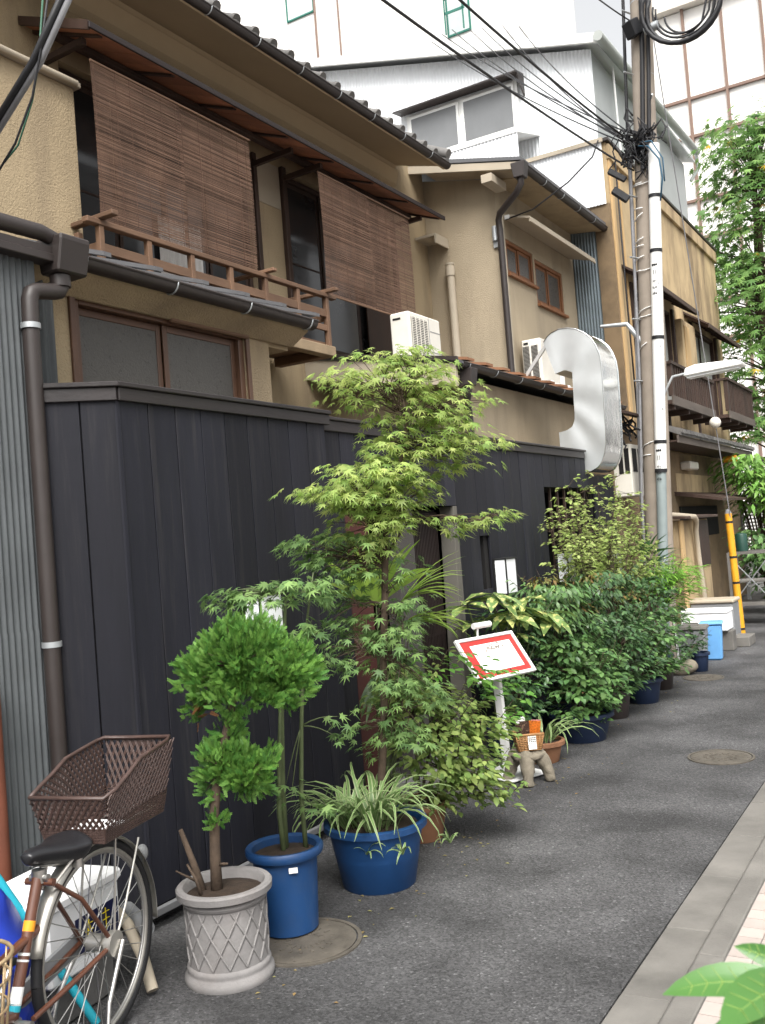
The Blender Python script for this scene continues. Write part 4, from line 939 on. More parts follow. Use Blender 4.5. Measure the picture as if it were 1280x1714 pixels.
solo('hanging_cord', MB().tube([V((-3.36,3,4.26)),V((-3.44,3,4.0)),V((-3.52,3,3.80)),V((-3.66,3,3.62)),V((-3.85,3,3.48))], .006, 6), m_cable, 'thin dark cord hanging below the thick cables at the top left', 'cord', smooth=180)
solo('hanging_cord', MB().tube([V((-3.46,3.05,4.28)),V((-3.52,3.05,3.98)),V((-3.58,3.05,3.82)),V((-3.70,3.05,3.64)),V((-3.86,3.05,3.56))], .005, 6), mat('green_cord', (.03,.10,.06), .6), 'thin green cord hanging beside the thick cables at the top left', 'cord', smooth=180)
# ================================================================== PLANTS
CAM = V((0,0,1.6))
rg_ = random.Random(22)
def ru(a, b): return rg_.uniform(a, b)
def rvec():
    while True:
        p = V((ru(-1,1), ru(-1,1), ru(-1,1)))
        if .05 < p.length < 1: return p
def maple_leaf():
    lob = [(-118,.42),(-78,.74),(-38,.95),(0,1.05),(38,.95),(78,.74),(118,.42)]; P = [(0,0,0)]; 
    for i, (a, l) in enumerate(lob):
        q = R(a); P.append((.12+l*math.cos(q)*.9, l*math.sin(q)*.9, -.22*l*l))
        if i < 6:
            q = R((a+lob[i+1][0])/2); m_ = .27; P.append((.12+m_*math.cos(q), m_*math.sin(q), -.01))
    P[0] = (-.0,0,0); n = len(P); c = (.16,0,.03); P.append(c)
    return P, [(n, i, i+1) for i in range(1, n-1)] + [(0, 1, n), (0, n, n-1)]
def oval_leaf(w_=.24, fold=.07, tip=-.12):
    return ([(0,0,0),(.28,-w_*.85,fold),(.28,w_*.85,fold),(.62,-w_*.9,fold*.8),(.62,w_*.9,fold*.8),(1,0,tip),(.3,0,0),(.63,0,-.02)],
            [(0,1,6),(0,6,2),(1,3,7,6),(2,6,7,4),(3,5,7),(4,7,5)])
def lance_leaf(w_=.10):
    return ([(0,0,0),(.35,-w_,.03),(.35,w_,.03),(.7,-w_*.7,-.02),(.7,w_*.7,-.02),(1,0,-.14)], [(0,1,2),(1,3,4,2),(3,5,4)])
def spray():
    mb = MB()
    def twig(o, d, l, w_):
        o, d = V(o), V(d).normalized(); s_ = V((-d.y, d.x, 0))
        mb.add([o, o+d*l*.55+s_*w_, o+d*l, o+d*l*.55-s_*w_], [(0,1,2,3)])
    twig((0,0,0), (1,0,0), 1, .03)
    for i in range(6):
        t = .12+i*.14; l = .34*(1-.55*t)
        for sg in (-1, 1):
            o = V((t+.04*sg,0,0)); d = V((.80, sg*.60, ru(-.25,.25))); twig(o, d, l, .032)
            q = o + d.normalized()*l*.45; twig(q, V((.95,sg*.05,ru(-.2,.2))), l*.5, .026); twig(q, V((.35,sg*.9,ru(-.2,.2))), l*.4, .026)
    return [tuple(v) for v in mb.v], mb.f
def put(mb, leaf, m4, rv): mb.add([m4 @ V(p) for p in leaf[0]], leaf[1], rv)
def foliage(th, leaf, mt, items, n_obj=0, name='foliage', lname='leaf'):
    """items: (matrix) list; the leaves nearest the street side become leaf objects, the rest one mass"""
    if n_obj:
        items = sorted(items, key=lambda m: (m.translation - CAM).length)
        me = MB(); me.add(leaf[0], leaf[1]); me = me.mesh(lname, mats=[mt], smooth=180)
        step = max(1, len(items)//n_obj)
        pick = set(range(0, len(items), step)) if len(items) > n_obj else set(range(len(items)))
        pick = set(sorted(pick)[:n_obj])
        for i in pick: piece(lname, me, th, items[i])
        items = [m for i, m in enumerate(items) if i not in pick]
    if items:
        mb = MB()
        for m in items: put(mb, leaf, m, ru(.001,1))
        part(name, mb, mt, th, 180, kind='stuff')
def leafdir(out, droop=.3, tilt=.5, upw=1.0):
    o = V(out); h = V((o.x, o.y, 0)); h = h.normalized() if h.length > 1e-3 else V((1,0,0))
    x = (h*1.0 + V((ru(-.7,.7), ru(-.7,.7), -droop+ru(-.35,.35)))).normalized()
    z = (V((0,0,upw)) + h*tilt + rvec()*.55)
    return x, z
def clump_items(c, rad, n, size, axis, droop=.35, tilt=.75, cl=9, spread=.09):
    """leaves gathered on short twigs inside an ellipsoid; returns matrices and twig ends"""
    c = V(c); out = []; ends = []
    for k in range(max(1, n//cl)):
        p = rvec(); p = V((p.x*rad[0], p.y*rad[1], p.z*rad[2])) + c; ends.append(p)
        for i in range(cl):
            q = p + V((ru(-1,1)*spread, ru(-1,1)*spread, ru(-.5,.5)*spread*.7)); o = q - V(axis); o = o.normalized()*.6 + (q-p)*6
            x, z = leafdir(o, droop, tilt); out.append(frame(q, x, z, size*ru(.65,1.15)))
    return out, ends
def bez(a, b, lift, n=6):
    a, b = V(a), V(b); m = (a+b)/2 + V((0,0,lift)); return [a*(1-t)**2 + m*2*t*(1-t) + b*t*t for t in [i/n for i in range(n+1)]]
ML = maple_leaf(); OL = oval_leaf(); OW = oval_leaf(.30,.06,-.1); LL = lance_leaf(); SPR = spray()
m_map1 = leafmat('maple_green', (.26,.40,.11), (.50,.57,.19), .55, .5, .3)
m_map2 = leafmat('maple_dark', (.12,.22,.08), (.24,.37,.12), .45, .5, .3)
m_thuja = leafmat('thuja_green', (.052,.165,.026), (.17,.33,.06), .3, .6, .35)
m_yelsh = leafmat('yellow_green_leaf', (.17,.28,.075), (.32,.39,.12), .45, .5, .3)
m_fresh = leafmat('fresh_green_leaf', (.12,.31,.05), (.20,.38,.08), .45, .4, .25)
m_shrub = leafmat('dark_shrub_leaf', (.045,.105,.042), (.09,.165,.06), .28, .32, .4, .5)
m_shrub2 = leafmat('mid_shrub_leaf', (.07,.155,.052), (.14,.25,.075), .32, .38, .4, .45)
m_rustl = leafmat('red_tipped_leaf', (.20,.11,.035), (.13,.15,.04), .3, .5, .3)
m_airy = leafmat('lime_leaf', (.30,.42,.11), (.50,.56,.22), .5, .5, .3)
m_feath = leafmat('feathery_leaf', (.15,.34,.045), (.24,.44,.07), .4, .5, .3)
m_palm = leafmat('rhapis_leaf', (.27,.44,.07), (.40,.54,.12), .4, .4, .3)
m_palmd = leafmat('dark_palm_leaf', (.065,.125,.04), (.10,.17,.05), .3, .4, .3)
m_fan = leafmat('fan_palm_leaf', (.05,.14,.045), (.09,.20,.06), .3, .4, .25)
m_tree = leafmat('street_tree_leaf', (.14,.28,.085), (.25,.40,.12), .5, .45, .4)
m_treey = leafmat('turning_leaf', (.55,.30,.03), (.45,.36,.05), .4, .5, .2)
m_bamb = leafmat('bamboo_leaf', (.16,.34,.07), (.26,.44,.10), .4, .45, .3)
m_dry = leafmat('dry_leaf', (.30,.12,.04), (.22,.10,.04), .2, .7, .3)
def striped(name, c, edge, period):
    m = leafmat(name, c, tuple(q*1.25 for q in c), .3, .4, .15); N = m.node_tree.nodes; L = m.node_tree.links
    tc = N.new('ShaderNodeAttribute'); tc.attribute_name = 'edge'
    mx = N.new('ShaderNodeMix'); mx.data_type = 'RGBA'; b = N['Principled BSDF']; src = b.inputs['Base Color'].links[0].from_socket
    mr = N.new('ShaderNodeMapRange'); mr.inputs[1].default_value = .55; mr.inputs[2].default_value = .8; L.new(tc.outputs['Fac'], mr.inputs[0])
    L.new(mr.outputs[0], mx.inputs[0]); L.new(src, mx.inputs[6]); mx.inputs[7].default_value = (*edge, 1); L.new(mx.outputs[2], b.inputs['Base Color'])
    return m
m_spider = striped('spider_leaf', (.13,.22,.07), (.40,.45,.24), 1)
def aucuba_mat():
    m = leafmat('aucuba_leaf', (.12,.20,.065), (.20,.29,.09), .25, .25, .2, .55); N = m.node_tree.nodes; L = m.node_tree.links; b = N['Principled BSDF']
    tc = N.new('ShaderNodeTexCoord'); oi = N.new('ShaderNodeObjectInfo'); vm = N.new('ShaderNodeVectorMath'); vm.operation = 'MULTIPLY_ADD'
    cx = N.new('ShaderNodeCombineXYZ'); 
    for i in range(3): L.new(oi.outputs['Random'], cx.inputs[i])
    L.new(cx.outputs[0], vm.inputs[0]); vm.inputs[1].default_value = (37,53,71); L.new(tc.outputs['Object'], vm.inputs[2])
    n = N.new('ShaderNodeTexNoise'); n.inputs['Scale'].default_value = 6; n.inputs['Detail'].default_value = 3; L.new(vm.outputs[0], n.inputs['Vector'])
    mr = N.new('ShaderNodeMapRange'); mr.inputs[1].default_value = .50; mr.inputs[2].default_value = .62; L.new(n.outputs['Fac'], mr.inputs[0])
    mx = N.new('ShaderNodeMix'); mx.data_type = 'RGBA'; src = b.inputs['Base Color'].links[0].from_socket
    L.new(mr.outputs[0], mx.inputs[0]); L.new(src, mx.inputs[6]); mx.inputs[7].default_value = (.62,.62,.22,1); L.new(mx.outputs[2], b.inputs['Base Color']); return m
m_auc = aucuba_mat()

def blade_mesh(name, L_, w_, bend, mt, n=7, fold=.25, twist=0):
    """a strap leaf starting at the origin, rising along +x/+z and arching over"""
    me = bpy.data.meshes.new(name); vs_ = []; fs = []; ed = []; p = V((0,0,0)); a = R(72)
    for i in range(n+1):
        t = i/n; ww = w_*(min(1,.55+t*2.2))*(1-t**2.4)+.0008
        vs_ += [(p.x,-ww,p.z+ww*fold),(p.x,0,p.z),(p.x,ww,p.z+ww*fold)]; ed += [1,0,1]
        a -= R(bend)*(.5+t)/n; p = p + V((math.cos(a),0,math.sin(a)))*L_/n
    for i in range(n): b = i*3; fs += [(b,b+1,b+4,b+3),(b+1,b+2,b+5,b+4)]
    me.from_pydata(vs_, [], fs); me.materials.append(mt)
    at = me.attributes.new('edge', 'FLOAT', 'POINT'); at.data.foreach_set('value', ed)
    me.polygons.foreach_set('use_smooth', [True]*len(fs)); me.update(); return me
def pot(th, prof, c, mt, n=36, soil=None, rim=None):
    o = part('pot', MB().lathe(prof, c, n), mt, th, 40)
    if soil:
        s_ = MB(); r_, z = soil; s_.lathe([(r_,z-.02),(r_,z),(r_*.6,z+.012),(.001,z+.015)], c, 20); part('soil', s_, m_soil, th, 60)
    return o
def bowl(r, h, t=.012, base=.72, lip=.02):
    return [(r*base-.0,0),(r*base+.004,.004),(r*.93,h*.80),(r*.95,h-lip*1.6),(r+lip*.6,h-lip*1.5),(r+lip*.6,h-.004),(r+lip*.3,h),(r-t,h),(r-t-.004,h-lip),(r*.86,h*.5),(r*.7,.03),(.001,.03)]

# --- conifer in the lattice pot
cx, cy = -2.53, 2.82
t = thing('potted_conifer', 'clipped bright green conifer with two foliage balls in a grey lattice pot', 'potted plant', (cx, cy, 0))
pr = [(.150,0),(.168,.0),(.172,.012),(.169,.028),(.160,.038),(.158,.046),(.161,.054),(.158,.064),(.152,.070),(.152,.20),(.154,.285),(.160,.29),(.163,.30),(.158,.308),(.172,.315),(.182,.322),(.184,.345),(.178,.352),(.158,.352),(.150,.342),(.145,.2),(.14,.05),(.001,.05)]
pt = pot(t, pr, (cx,cy,0), m_gpot, 48, (.150,.315))
lt = MB(); nn = 15
for k in range(nn):
    for sg in (-1, 1):
        pts_ = []
        for i in range(13):
            u = i/12; z = .078+u*.205; a = 2*math.pi*k/nn + sg*u*2*math.pi/nn*1.75; r_ = .1525+.002*u
            pts_.append((cx+r_*math.cos(a), cy+r_*math.sin(a), z))
        lt.tube(pts_, .0048, 5, False)
part('lattice_ribs', lt, m_gpot, pt, 180, kind='stuff')
tr = [(-2.55,2.80,.31),(-2.548,2.80,.45),(-2.54,2.805,.62),(-2.52,2.82,.78),(-2.475,2.85,.96),(-2.44,2.87,1.12),(-2.42,2.885,1.25)]
part('trunk', MB().tube(tr, [.024,.021,.019,.018,.016,.013,.008], 10), m_bark, t, 180)
sb_ = MB(); sb_.tube([(-2.60,2.78,.31),(-2.63,2.77,.42),(-2.67,2.75,.56)], [.018,.014,.009], 8); sb_.tube([(-2.57,2.74,.31),(-2.58,2.72,.39),(-2.60,2.70,.45)], [.008,.006,.004], 6); sb_.tube([(-2.54,2.81,.42),(-2.47,2.78,.44)], [.008,.004], 6); sb_.tube([(-2.62,2.77,.36),(-2.68,2.72,.41)], [.006,.003], 6)
part('dead_stub', sb_, m_bark, t, 180)
items = []; tw = MB()
balls = [((-2.42,2.89,1.215), (.18,.18,.125), 230), ((-2.52,2.82,1.15), (.115,.115,.095), 80), ((-2.30,2.965,1.14), (.13,.13,.115), 130), ((-2.42,2.88,1.06), (.15,.15,.06), 50), ((-2.50,2.835,.81), (.08,.08,.075), 64), ((-2.42,2.885,.775), (.09,.09,.08), 80), ((-2.53,2.81,.73), (.045,.045,.045), 14), ((-2.48,2.845,.93),(.05,.05,.06),12), ((-2.585,2.775,1.02),(.04,.04,.04),8), ((-2.53,2.80,.60),(.025,.025,.035),4)]
for c, rad, n in balls:
    c = V(c); core = V(tr[5] if c.z > .9 else tr[3])
    for k in range(n):
        d = rvec().normalized(); rr = ru(.5,1.0) if ru(0,1) < .85 else ru(1.0,1.18)
        p = c + V((d.x*rad[0], d.y*rad[1], d.z*rad[2]))*rr
        if k % 3 == 0: tw.tube([core.lerp(c, .5), p], [.004,.0015], 4)
        ax = (d + V((0,0,.7)) + rvec()*.35).normalized(); hue = ru(0,1)
        for j in range(15):
            x = (ax + rvec()*.8).normalized(); z = x.cross(V((0,0,1))) + rvec()*.6
            items.append(frame(p + rvec()*.024, x, z, ru(.024,.054)))
part('twigs', tw, m_bark, t, 180, kind='stuff')
foliage(t, SPR, m_thuja, items)
dl = [frame(V((-2.565,2.785,1.03))+V((ru(-.03,.03),ru(-.03,.03),ru(-.06,.04))), rvec(), rvec(), ru(.035,.06)) for i in range(9)]
foliage(t, SPR, m_dry, dl, name='dry_sprays')

# --- tall blue pot with two stems
cx, cy = -2.565, 3.25
t = thing('potted_maple', 'slender maple stems with dark leaves in the tall blue plastic pot', 'potted plant', (cx, cy, .012))
pp = pot(t, [(.118,.012),(.122,.016),(.136,.30),(.139,.318),(.160,.322),(.166,.334),(.166,.352),(.160,.360),(.148,.360),(.138,.352),(.132,.3),(.12,.05),(.001,.05)], (cx,cy,0), m_bpot, 40, (.133,.325))
part('price_tag', MB().obox((-2.452,3.155,.292), (.036,.002,.022), Matrix.Rotation(R(40),3,'Z')), m_paper, pp)
ft = MB()
for k in range(4):
    a = R(20+90*k); ft.obox((cx+.11*math.cos(a), cy+.11*math.sin(a), .018), (.04,.03,.012), Matrix.Rotation(a,3,'Z'))
st = MB()
s1 = [(-2.575,3.27,.33),(-2.57,3.272,.6),(-2.545,3.27,.9),(-2.51,3.28,1.2),(-2.482,3.285,1.42)]
s2 = [(-2.50,3.315,.33),(-2.50,3.31,.55),(-2.475,3.315,.85),(-2.44,3.32,1.15),(-2.39,3.335,1.42),(-2.37,3.34,1.5)]
s3 = [(-2.56,3.24,.33),(-2.57,3.24,.5),(-2.55,3.245,.75),(-2.53,3.25,.95)]
st.tube(s1, [.016,.015,.013,.010,.005], 8); st.tube(s2, [.011,.010,.009,.007,.004,.002], 8); st.tube(s3, [.012,.011,.009,.005], 8)
part('stem', st, m_gstem, t, 180)
items = []; tw = MB()
for c, rad, n, b in (((-2.57,3.22,1.43),(.27,.10,.045),90,s1[4]), ((-2.68,3.16,1.40),(.13,.06,.03),34,s1[4]), ((-2.40,3.33,1.42),(.16,.12,.07),70,s2[4]), ((-2.42,3.33,1.27),(.16,.12,.06),34,s2[3]), ((-2.36,3.35,1.12),(.12,.1,.06),22,s2[3]), ((-2.52,3.29,.62),(.05,.05,.14),10,s2[2]), ((-2.40,3.33,.50),(.08,.06,.05),10,s2[1]),((-2.35,3.36,.86),(.06,.06,.08),9,s2[2])):
    it, ends = clump_items(c, rad, int(n*1.3), .054, (-2.5,3.3,1.2), .4, .9, 5, .05); items += it
    for e in ends: tw.tube(bez(b, e, .03, 4), [.0035,.003,.0025,.002,.001], 5)
part('twigs', tw, m_gstem, t, 180, kind='stuff'); foliage(t, ML, m_map2, items, 150)

# --- big blue pot: maple tree with spider plant at its foot
cx, cy = -2.49, 3.86
t = thing('potted_maple', 'light green Japanese maple tree over a striped spider plant in the wide blue pot', 'potted plant', (cx, cy, 0))
pot(t, bowl(.235,.30), (cx,cy,0), m_bpot, 44, (.205,.27))
TR = [V(p) for p in ((-2.515,3.975,.27),(-2.508,3.976,.47),(-2.47,3.985,.75),(-2.452,3.987,1.05),(-2.425,3.995,1.30),(-2.408,3.997,1.48),(-2.385,4.0,1.68),(-2.35,4.01,1.85),(-2.28,4.03,2.02),(-2.24,4.03,2.18),(-2.25,4.02,2.35))]
part('trunk', MB().tube(TR, [.022,.020,.019,.018,.017,.017,.014,.012,.009,.007,.004], 10), m_bark, t, 180)
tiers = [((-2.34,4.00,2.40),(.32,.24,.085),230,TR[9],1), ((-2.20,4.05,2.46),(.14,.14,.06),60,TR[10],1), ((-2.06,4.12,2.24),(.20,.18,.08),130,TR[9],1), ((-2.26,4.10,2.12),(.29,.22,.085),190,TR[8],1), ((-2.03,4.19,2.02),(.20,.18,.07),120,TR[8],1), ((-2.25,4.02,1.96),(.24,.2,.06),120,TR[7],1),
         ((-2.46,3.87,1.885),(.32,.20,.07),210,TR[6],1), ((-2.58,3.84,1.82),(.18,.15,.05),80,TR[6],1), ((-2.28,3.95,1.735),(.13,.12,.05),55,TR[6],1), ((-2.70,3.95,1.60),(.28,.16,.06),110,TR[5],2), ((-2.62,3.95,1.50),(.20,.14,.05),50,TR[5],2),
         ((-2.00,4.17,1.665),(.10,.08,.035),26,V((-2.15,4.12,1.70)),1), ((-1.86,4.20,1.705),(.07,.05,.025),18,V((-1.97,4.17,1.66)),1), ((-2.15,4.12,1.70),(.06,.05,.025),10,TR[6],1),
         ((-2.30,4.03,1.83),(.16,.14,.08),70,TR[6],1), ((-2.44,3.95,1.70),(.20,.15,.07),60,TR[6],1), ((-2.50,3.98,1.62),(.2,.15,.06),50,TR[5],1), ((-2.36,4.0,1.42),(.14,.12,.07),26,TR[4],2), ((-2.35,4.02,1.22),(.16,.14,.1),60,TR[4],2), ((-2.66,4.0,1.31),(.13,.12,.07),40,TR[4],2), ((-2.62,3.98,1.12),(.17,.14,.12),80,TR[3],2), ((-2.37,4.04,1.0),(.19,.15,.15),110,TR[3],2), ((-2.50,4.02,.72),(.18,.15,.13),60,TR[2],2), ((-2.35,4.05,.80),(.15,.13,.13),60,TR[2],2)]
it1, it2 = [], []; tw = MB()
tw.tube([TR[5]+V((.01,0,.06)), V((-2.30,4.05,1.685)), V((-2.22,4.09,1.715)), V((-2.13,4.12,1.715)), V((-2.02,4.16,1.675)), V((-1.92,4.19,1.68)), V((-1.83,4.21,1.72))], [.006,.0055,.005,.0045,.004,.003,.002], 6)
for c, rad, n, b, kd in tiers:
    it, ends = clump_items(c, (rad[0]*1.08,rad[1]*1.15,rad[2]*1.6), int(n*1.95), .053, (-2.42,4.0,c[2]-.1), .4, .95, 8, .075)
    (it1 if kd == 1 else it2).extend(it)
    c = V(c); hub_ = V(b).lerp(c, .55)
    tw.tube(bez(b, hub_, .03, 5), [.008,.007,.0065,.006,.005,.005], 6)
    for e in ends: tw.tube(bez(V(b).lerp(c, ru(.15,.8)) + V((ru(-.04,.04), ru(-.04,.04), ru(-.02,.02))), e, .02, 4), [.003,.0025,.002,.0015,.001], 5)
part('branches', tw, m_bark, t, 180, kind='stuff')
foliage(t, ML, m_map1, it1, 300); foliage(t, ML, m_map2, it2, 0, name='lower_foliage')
def spider(th, c, n, lmin, lmax, rad=.06, w_=.0095):
    ms = [blade_mesh('strap_leaf', L_, w_*ru(.8,1.1), bnd, m_spider) for L_, bnd in ((lmin,95),(lmin*1.2,125),((lmin+lmax)/2,140),((lmin+lmax)/2,110),(lmax,155),(lmax,125))]
    for k in range(n):
        a = ru(0, 6.283); r_ = rad*ru(0,1)
        piece('strap_leaf', ms[k % len(ms)], th, T4((c[0]+r_*math.cos(a), c[1]+r_*math.sin(a), c[2])) @ RZ(a+ru(-.5,.5)) @ Matrix.Rotation(ru(-.35,.3), 4, 'Y') @ Matrix.Rotation(ru(-.3,.3),4,'X'))
spider(t, (-2.46,3.80,.28), 95, .26, .46, .12)
spider(t, (-2.60,3.76,.28), 34, .26, .40, .07)
pm_ = MB(); pm_.tube([V((-2.38,3.75,.33)),V((-2.28,3.70,.36)),V((-2.23,3.66,.24))], .0025, 5); pm_.tube([V((-2.36,3.95,.33)),V((-2.22,3.98,.34)),V((-2.16,3.98,.20))], .0025, 5)
partsplit('runner', pm_, m_gstem, t, 180)
spider(t, (-2.23,3.66,.22), 9, .07, .12, .005, .006); spider(t, (-2.16,3.98,.18), 9, .07, .12, .005, .006); spider(t, (-2.42,3.66,.20), 7, .08, .13, .005, .006)

# --- yellow-green shrub behind it
def shrub(label, base, blobs, leaf, mt, size, potdef=None, cat='potted plant', name='potted_shrub', stems=5, n_obj=0, extra=None, bark=m_bark, cl=8, spread=.07, droop=.3, tilt=.7, group=None):
    t = thing(name, label, cat, base, group); b = V(base)
    h0 = 0
    if potdef:
        r_, h_, mt_ = potdef; pot(t, bowl(r_, h_), base, mt_, 30, (r_*.86, h_*.86)); h0 = h_*.85
    items = []; tw = MB()
    for c, rad, n in blobs:
        rad = tuple(q*1.22*ru(.85,1.12) for q in rad); it, ends = clump_items(c, rad, int(n*1.6), size*1.12*ru(.9,1.1), (b.x, b.y, c[2]-rad[2]*.6), droop, tilt, cl, spread); items += it
        for k_ in range(7):
            d_ = rvec().normalized(); d_.z = abs(d_.z)*.8; p1_ = V(c)+V((d_.x*rad[0], d_.y*rad[1], d_.z*rad[2]))*.8; p2_ = V(c)+V((d_.x*rad[0]+d_.x*.1, d_.y*rad[1]+d_.y*.1, d_.z*rad[2]+ru(.06,.16)))
            tw.tube([p1_, p2_], [.003,.001], 4)
            for j_ in range(7): x_, z_ = leafdir(d_+rvec()*.8, droop*.6, tilt); items.append(frame(p1_.lerp(p2_, ru(.2,1))+rvec()*.02, x_, z_, size*ru(.6,1.1)))
        c = V(c); f0 = b + V((ru(-.04,.04), ru(-.04,.04), h0)); hub_ = f0.lerp(c, .75)
        tw.tube(bez(f0, hub_, .05, 5), [.010,.009,.008,.007,.006,.005], 6)
        for e in ends[::2]: tw.tube(bez(hub_, e, .02, 3), [.004,.003,.002,.001], 4)
    part('branches', tw, bark, t, 180, kind='stuff')
    foliage(t, leaf, mt, items, n_obj)
    if extra:
        nm, blobs2, leaf2, mt2, size2 = extra; items = []
        for c, rad, n in blobs2: items += clump_items(c, rad, n, size2, (b.x,b.y,c[2]-.2), droop, tilt, 6, spread)[0]
        foliage(t, leaf2, mt2, items, 0, name=nm)
    return t
shrub('yellowing bushy shrub with bright fresh shoots between the wide blue pot and the sign', (-2.62,4.52,0),
      [((-2.50,4.55,.62),(.22,.2,.16),330), ((-2.42,4.52,.45),(.24,.2,.14),330), ((-2.36,4.56,.32),(.22,.18,.12),220), ((-2.62,4.52,.80),(.2,.18,.14),240), ((-2.28,4.62,.55),(.13,.12,.12),110), ((-2.30,4.66,.22),(.15,.13,.07),70)], OW, m_yelsh, .046, (.15,.20,m_clay),
      extra=('fresh_shoots', [((-2.40,4.62,.90),(.20,.14,.09),70), ((-2.22,4.72,.80),(.14,.1,.10),60), ((-2.13,4.78,.66),(.06,.06,.1),24)], oval_leaf(.27,.05,-.12), m_fresh, .062))
# --- rhapis palm by the entrance
def palm(label, base, fans, mt_pick, name='palm', cat='palm', w_=.021):
    t = thing(name, label, cat, base); b = V(base); stm = MB()
    for (c, d, L_, n, spr, mt) in fans:
        c, d = V(c), V(d).normalized(); stm.tube(bez(b+V((ru(-.05,.05),ru(-.05,.05),.1)), c, .1, 6), [.009,.008,.007,.006,.005,.004,.004], 6)
        side = d.cross(V((0,0,1))).normalized(); nrm = side.cross(d).normalized()
        ms = [blade_mesh('blade', L_*k_, w_, bd_, mt, 6, .35) for k_, bd_ in ((1,35),(.9,55),(.8,70))]
        for k in range(n):
            a = (k/(n-1)-.5)*spr; x = (d*math.cos(a)+side*math.sin(a)+nrm*ru(-.12,.12)).normalized()
            # the strap leaf starts 72 degrees up in its own x-z plane
            m = frame(c, x, nrm+V((0,0,.4))) @ Matrix.Rotation(R(72-ru(5,25)), 4, 'Y')
            piece('blade', ms[k % 3], t, m)
    part('stalks', stm, m_gstem, t, 180, kind='stuff'); return t
palm('lime green fan-leaved palm against the fence by the red entrance panel', (-2.93,4.72,0),
     [((-2.86,4.62,1.26),(.15,-.1,1),.46,15,2.4,m_palm), ((-2.74,4.70,1.26),(.9,.35,.45),.46,13,1.5,m_palm), ((-2.72,4.70,1.14),(.9,.3,.05),.44,12,1.4,m_palm), ((-3.0,4.80,1.05),(.3,-.9,.3),.30,9,1.6,m_palmd), ((-2.88,4.78,.95),(.7,-.6,-.3),.30,9,1.4,m_palmd), ((-2.95,4.75,.85),(.3,-.5,-.8),.34,9,1.2,m_palmd), ((-2.80,4.90,.80),(.9,.0,-.6),.3,8,1.2,m_palmd)], None)
# --- aucuba
def whorls(label, base, ws, leaf, mt, potdef, name, n_obj=99):
    t = thing(name, label, 'potted plant', base); b = V(base); r_, h_, mt_ = potdef; pot(t, bowl(r_, h_), base, mt_, 30, (r_*.86,h_*.86)); stm = MB(); items = []
    for c, n, sz, dr in ws:
        c = V(c); stm.tube(bez(b+V((ru(-.04,.04),ru(-.04,.04),h_*.8)), c, .08, 6), [.011,.010,.009,.008,.007,.006,.005], 6); a0 = ru(0,6)
        for k in range(n):
            a = a0+k*2.4; x = V((math.cos(a), math.sin(a), .35-dr*ru(.3,1.1))); z = V((0,0,1))+V((math.cos(a),math.sin(a),0))*.4+rvec()*.3
            items.append(frame(c+V((0,0,-.012*k*.5)), x, z, sz*ru(.75,1.1)))
    part('stems', stm, m_gstem, t, 180, kind='stuff'); foliage(t, leaf, mt, items, n_obj); return t
whorls('aucuba with large yellow-spotted leaves behind the menu sign', (-2.93,6.35,0),
       [((-3.05,6.15,1.14),8,.24,.8), ((-2.80,6.55,1.06),9,.25,1.0), ((-2.66,6.72,1.0),8,.24,1.1), ((-2.90,6.30,1.19),9,.25,.8), ((-2.82,6.35,1.05),8,.24,1.0), ((-3.06,6.22,1.0),7,.19,.6), ((-2.80,6.62,1.12),8,.22,.7), ((-2.72,6.72,1.03),7,.22,1.2), ((-2.95,6.2,.85),6,.18,.7), ((-2.82,6.45,.88),6,.18,.8), ((-3.0,6.1,.78),6,.16,.8)], oval_leaf(.21,.05,-.14), m_auc, (.16,.24,m_npot), 'potted_aucuba')
# --- row of shrubs along the fence
NAN = lance_leaf(.19)
shrub('dark leafy camellia in a wide navy bowl, nearest of the row along the fence', (-2.58,7.0,0), [((-2.55,6.95,.42),(.27,.26,.17),300), ((-2.50,7.0,.28),(.25,.22,.10),130), ((-2.62,6.9,.62),(.24,.24,.16),240), ((-2.45,7.15,.45),(.2,.2,.14),130)], OW, m_shrub2, .060, (.235,.21,m_bpot if False else m_npot), stems=6, n_obj=60,
      extra=('flower_buds', [((-2.45,6.85,.45),(.12,.12,.1),6)], oval_leaf(.5,.2,-.1), mat('pink_bud', (.75,.42,.25), .6, .1), .03))
shrub('tall nandina with drooping leaflets in the row along the fence', (-2.88,7.25,0), [((-2.80,7.25,.80),(.28,.28,.2),420), ((-2.78,7.2,1.05),(.30,.28,.14),380), ((-2.70,7.35,.60),(.25,.25,.15),240)], NAN, m_shrub2, .066, (.17,.24,m_npot), droop=.75, extra=('red_tips', [((-2.80,7.2,1.22),(.28,.26,.04),50), ((-2.62,7.5,.95),(.2,.2,.04),30)], NAN, m_rustl, .055))
shrub('dense dark shrub behind the sign post in the row along the fence', (-2.98,6.75,0), [((-2.90,6.75,.55),(.25,.3,.26),380), ((-2.92,6.6,.85),(.22,.28,.2),260), ((-2.85,6.35,.45),(.18,.2,.18),150)], OL, m_shrub, .055, (.16,.2,m_npot))
shrub('middle shrub of the row, in a brown pot between navy pots', (-2.60,7.85,0), [((-2.56,7.85,.45),(.26,.28,.18),300), ((-2.52,7.9,.70),(.26,.28,.16),300), ((-2.45,8.0,.35),(.18,.2,.1),90)], OL, m_shrub, .058, (.15,.23,m_metalb), n_obj=40)
shrub('tall nandina with rusty tips below the dark window opening', (-2.88,8.35,0), [((-2.82,8.3,.85),(.30,.36,.22),420), ((-2.80,8.2,1.1),(.30,.36,.12),300), ((-2.70,8.45,.62),(.28,.3,.16),240)], NAN, m_shrub, .066, (.17,.24,m_npot), droop=.7, extra=('red_tips', [((-2.78,8.1,1.18),(.3,.36,.04),46), ((-2.60,8.5,.98),(.2,.25,.03),30)], NAN, m_rustl, .055))
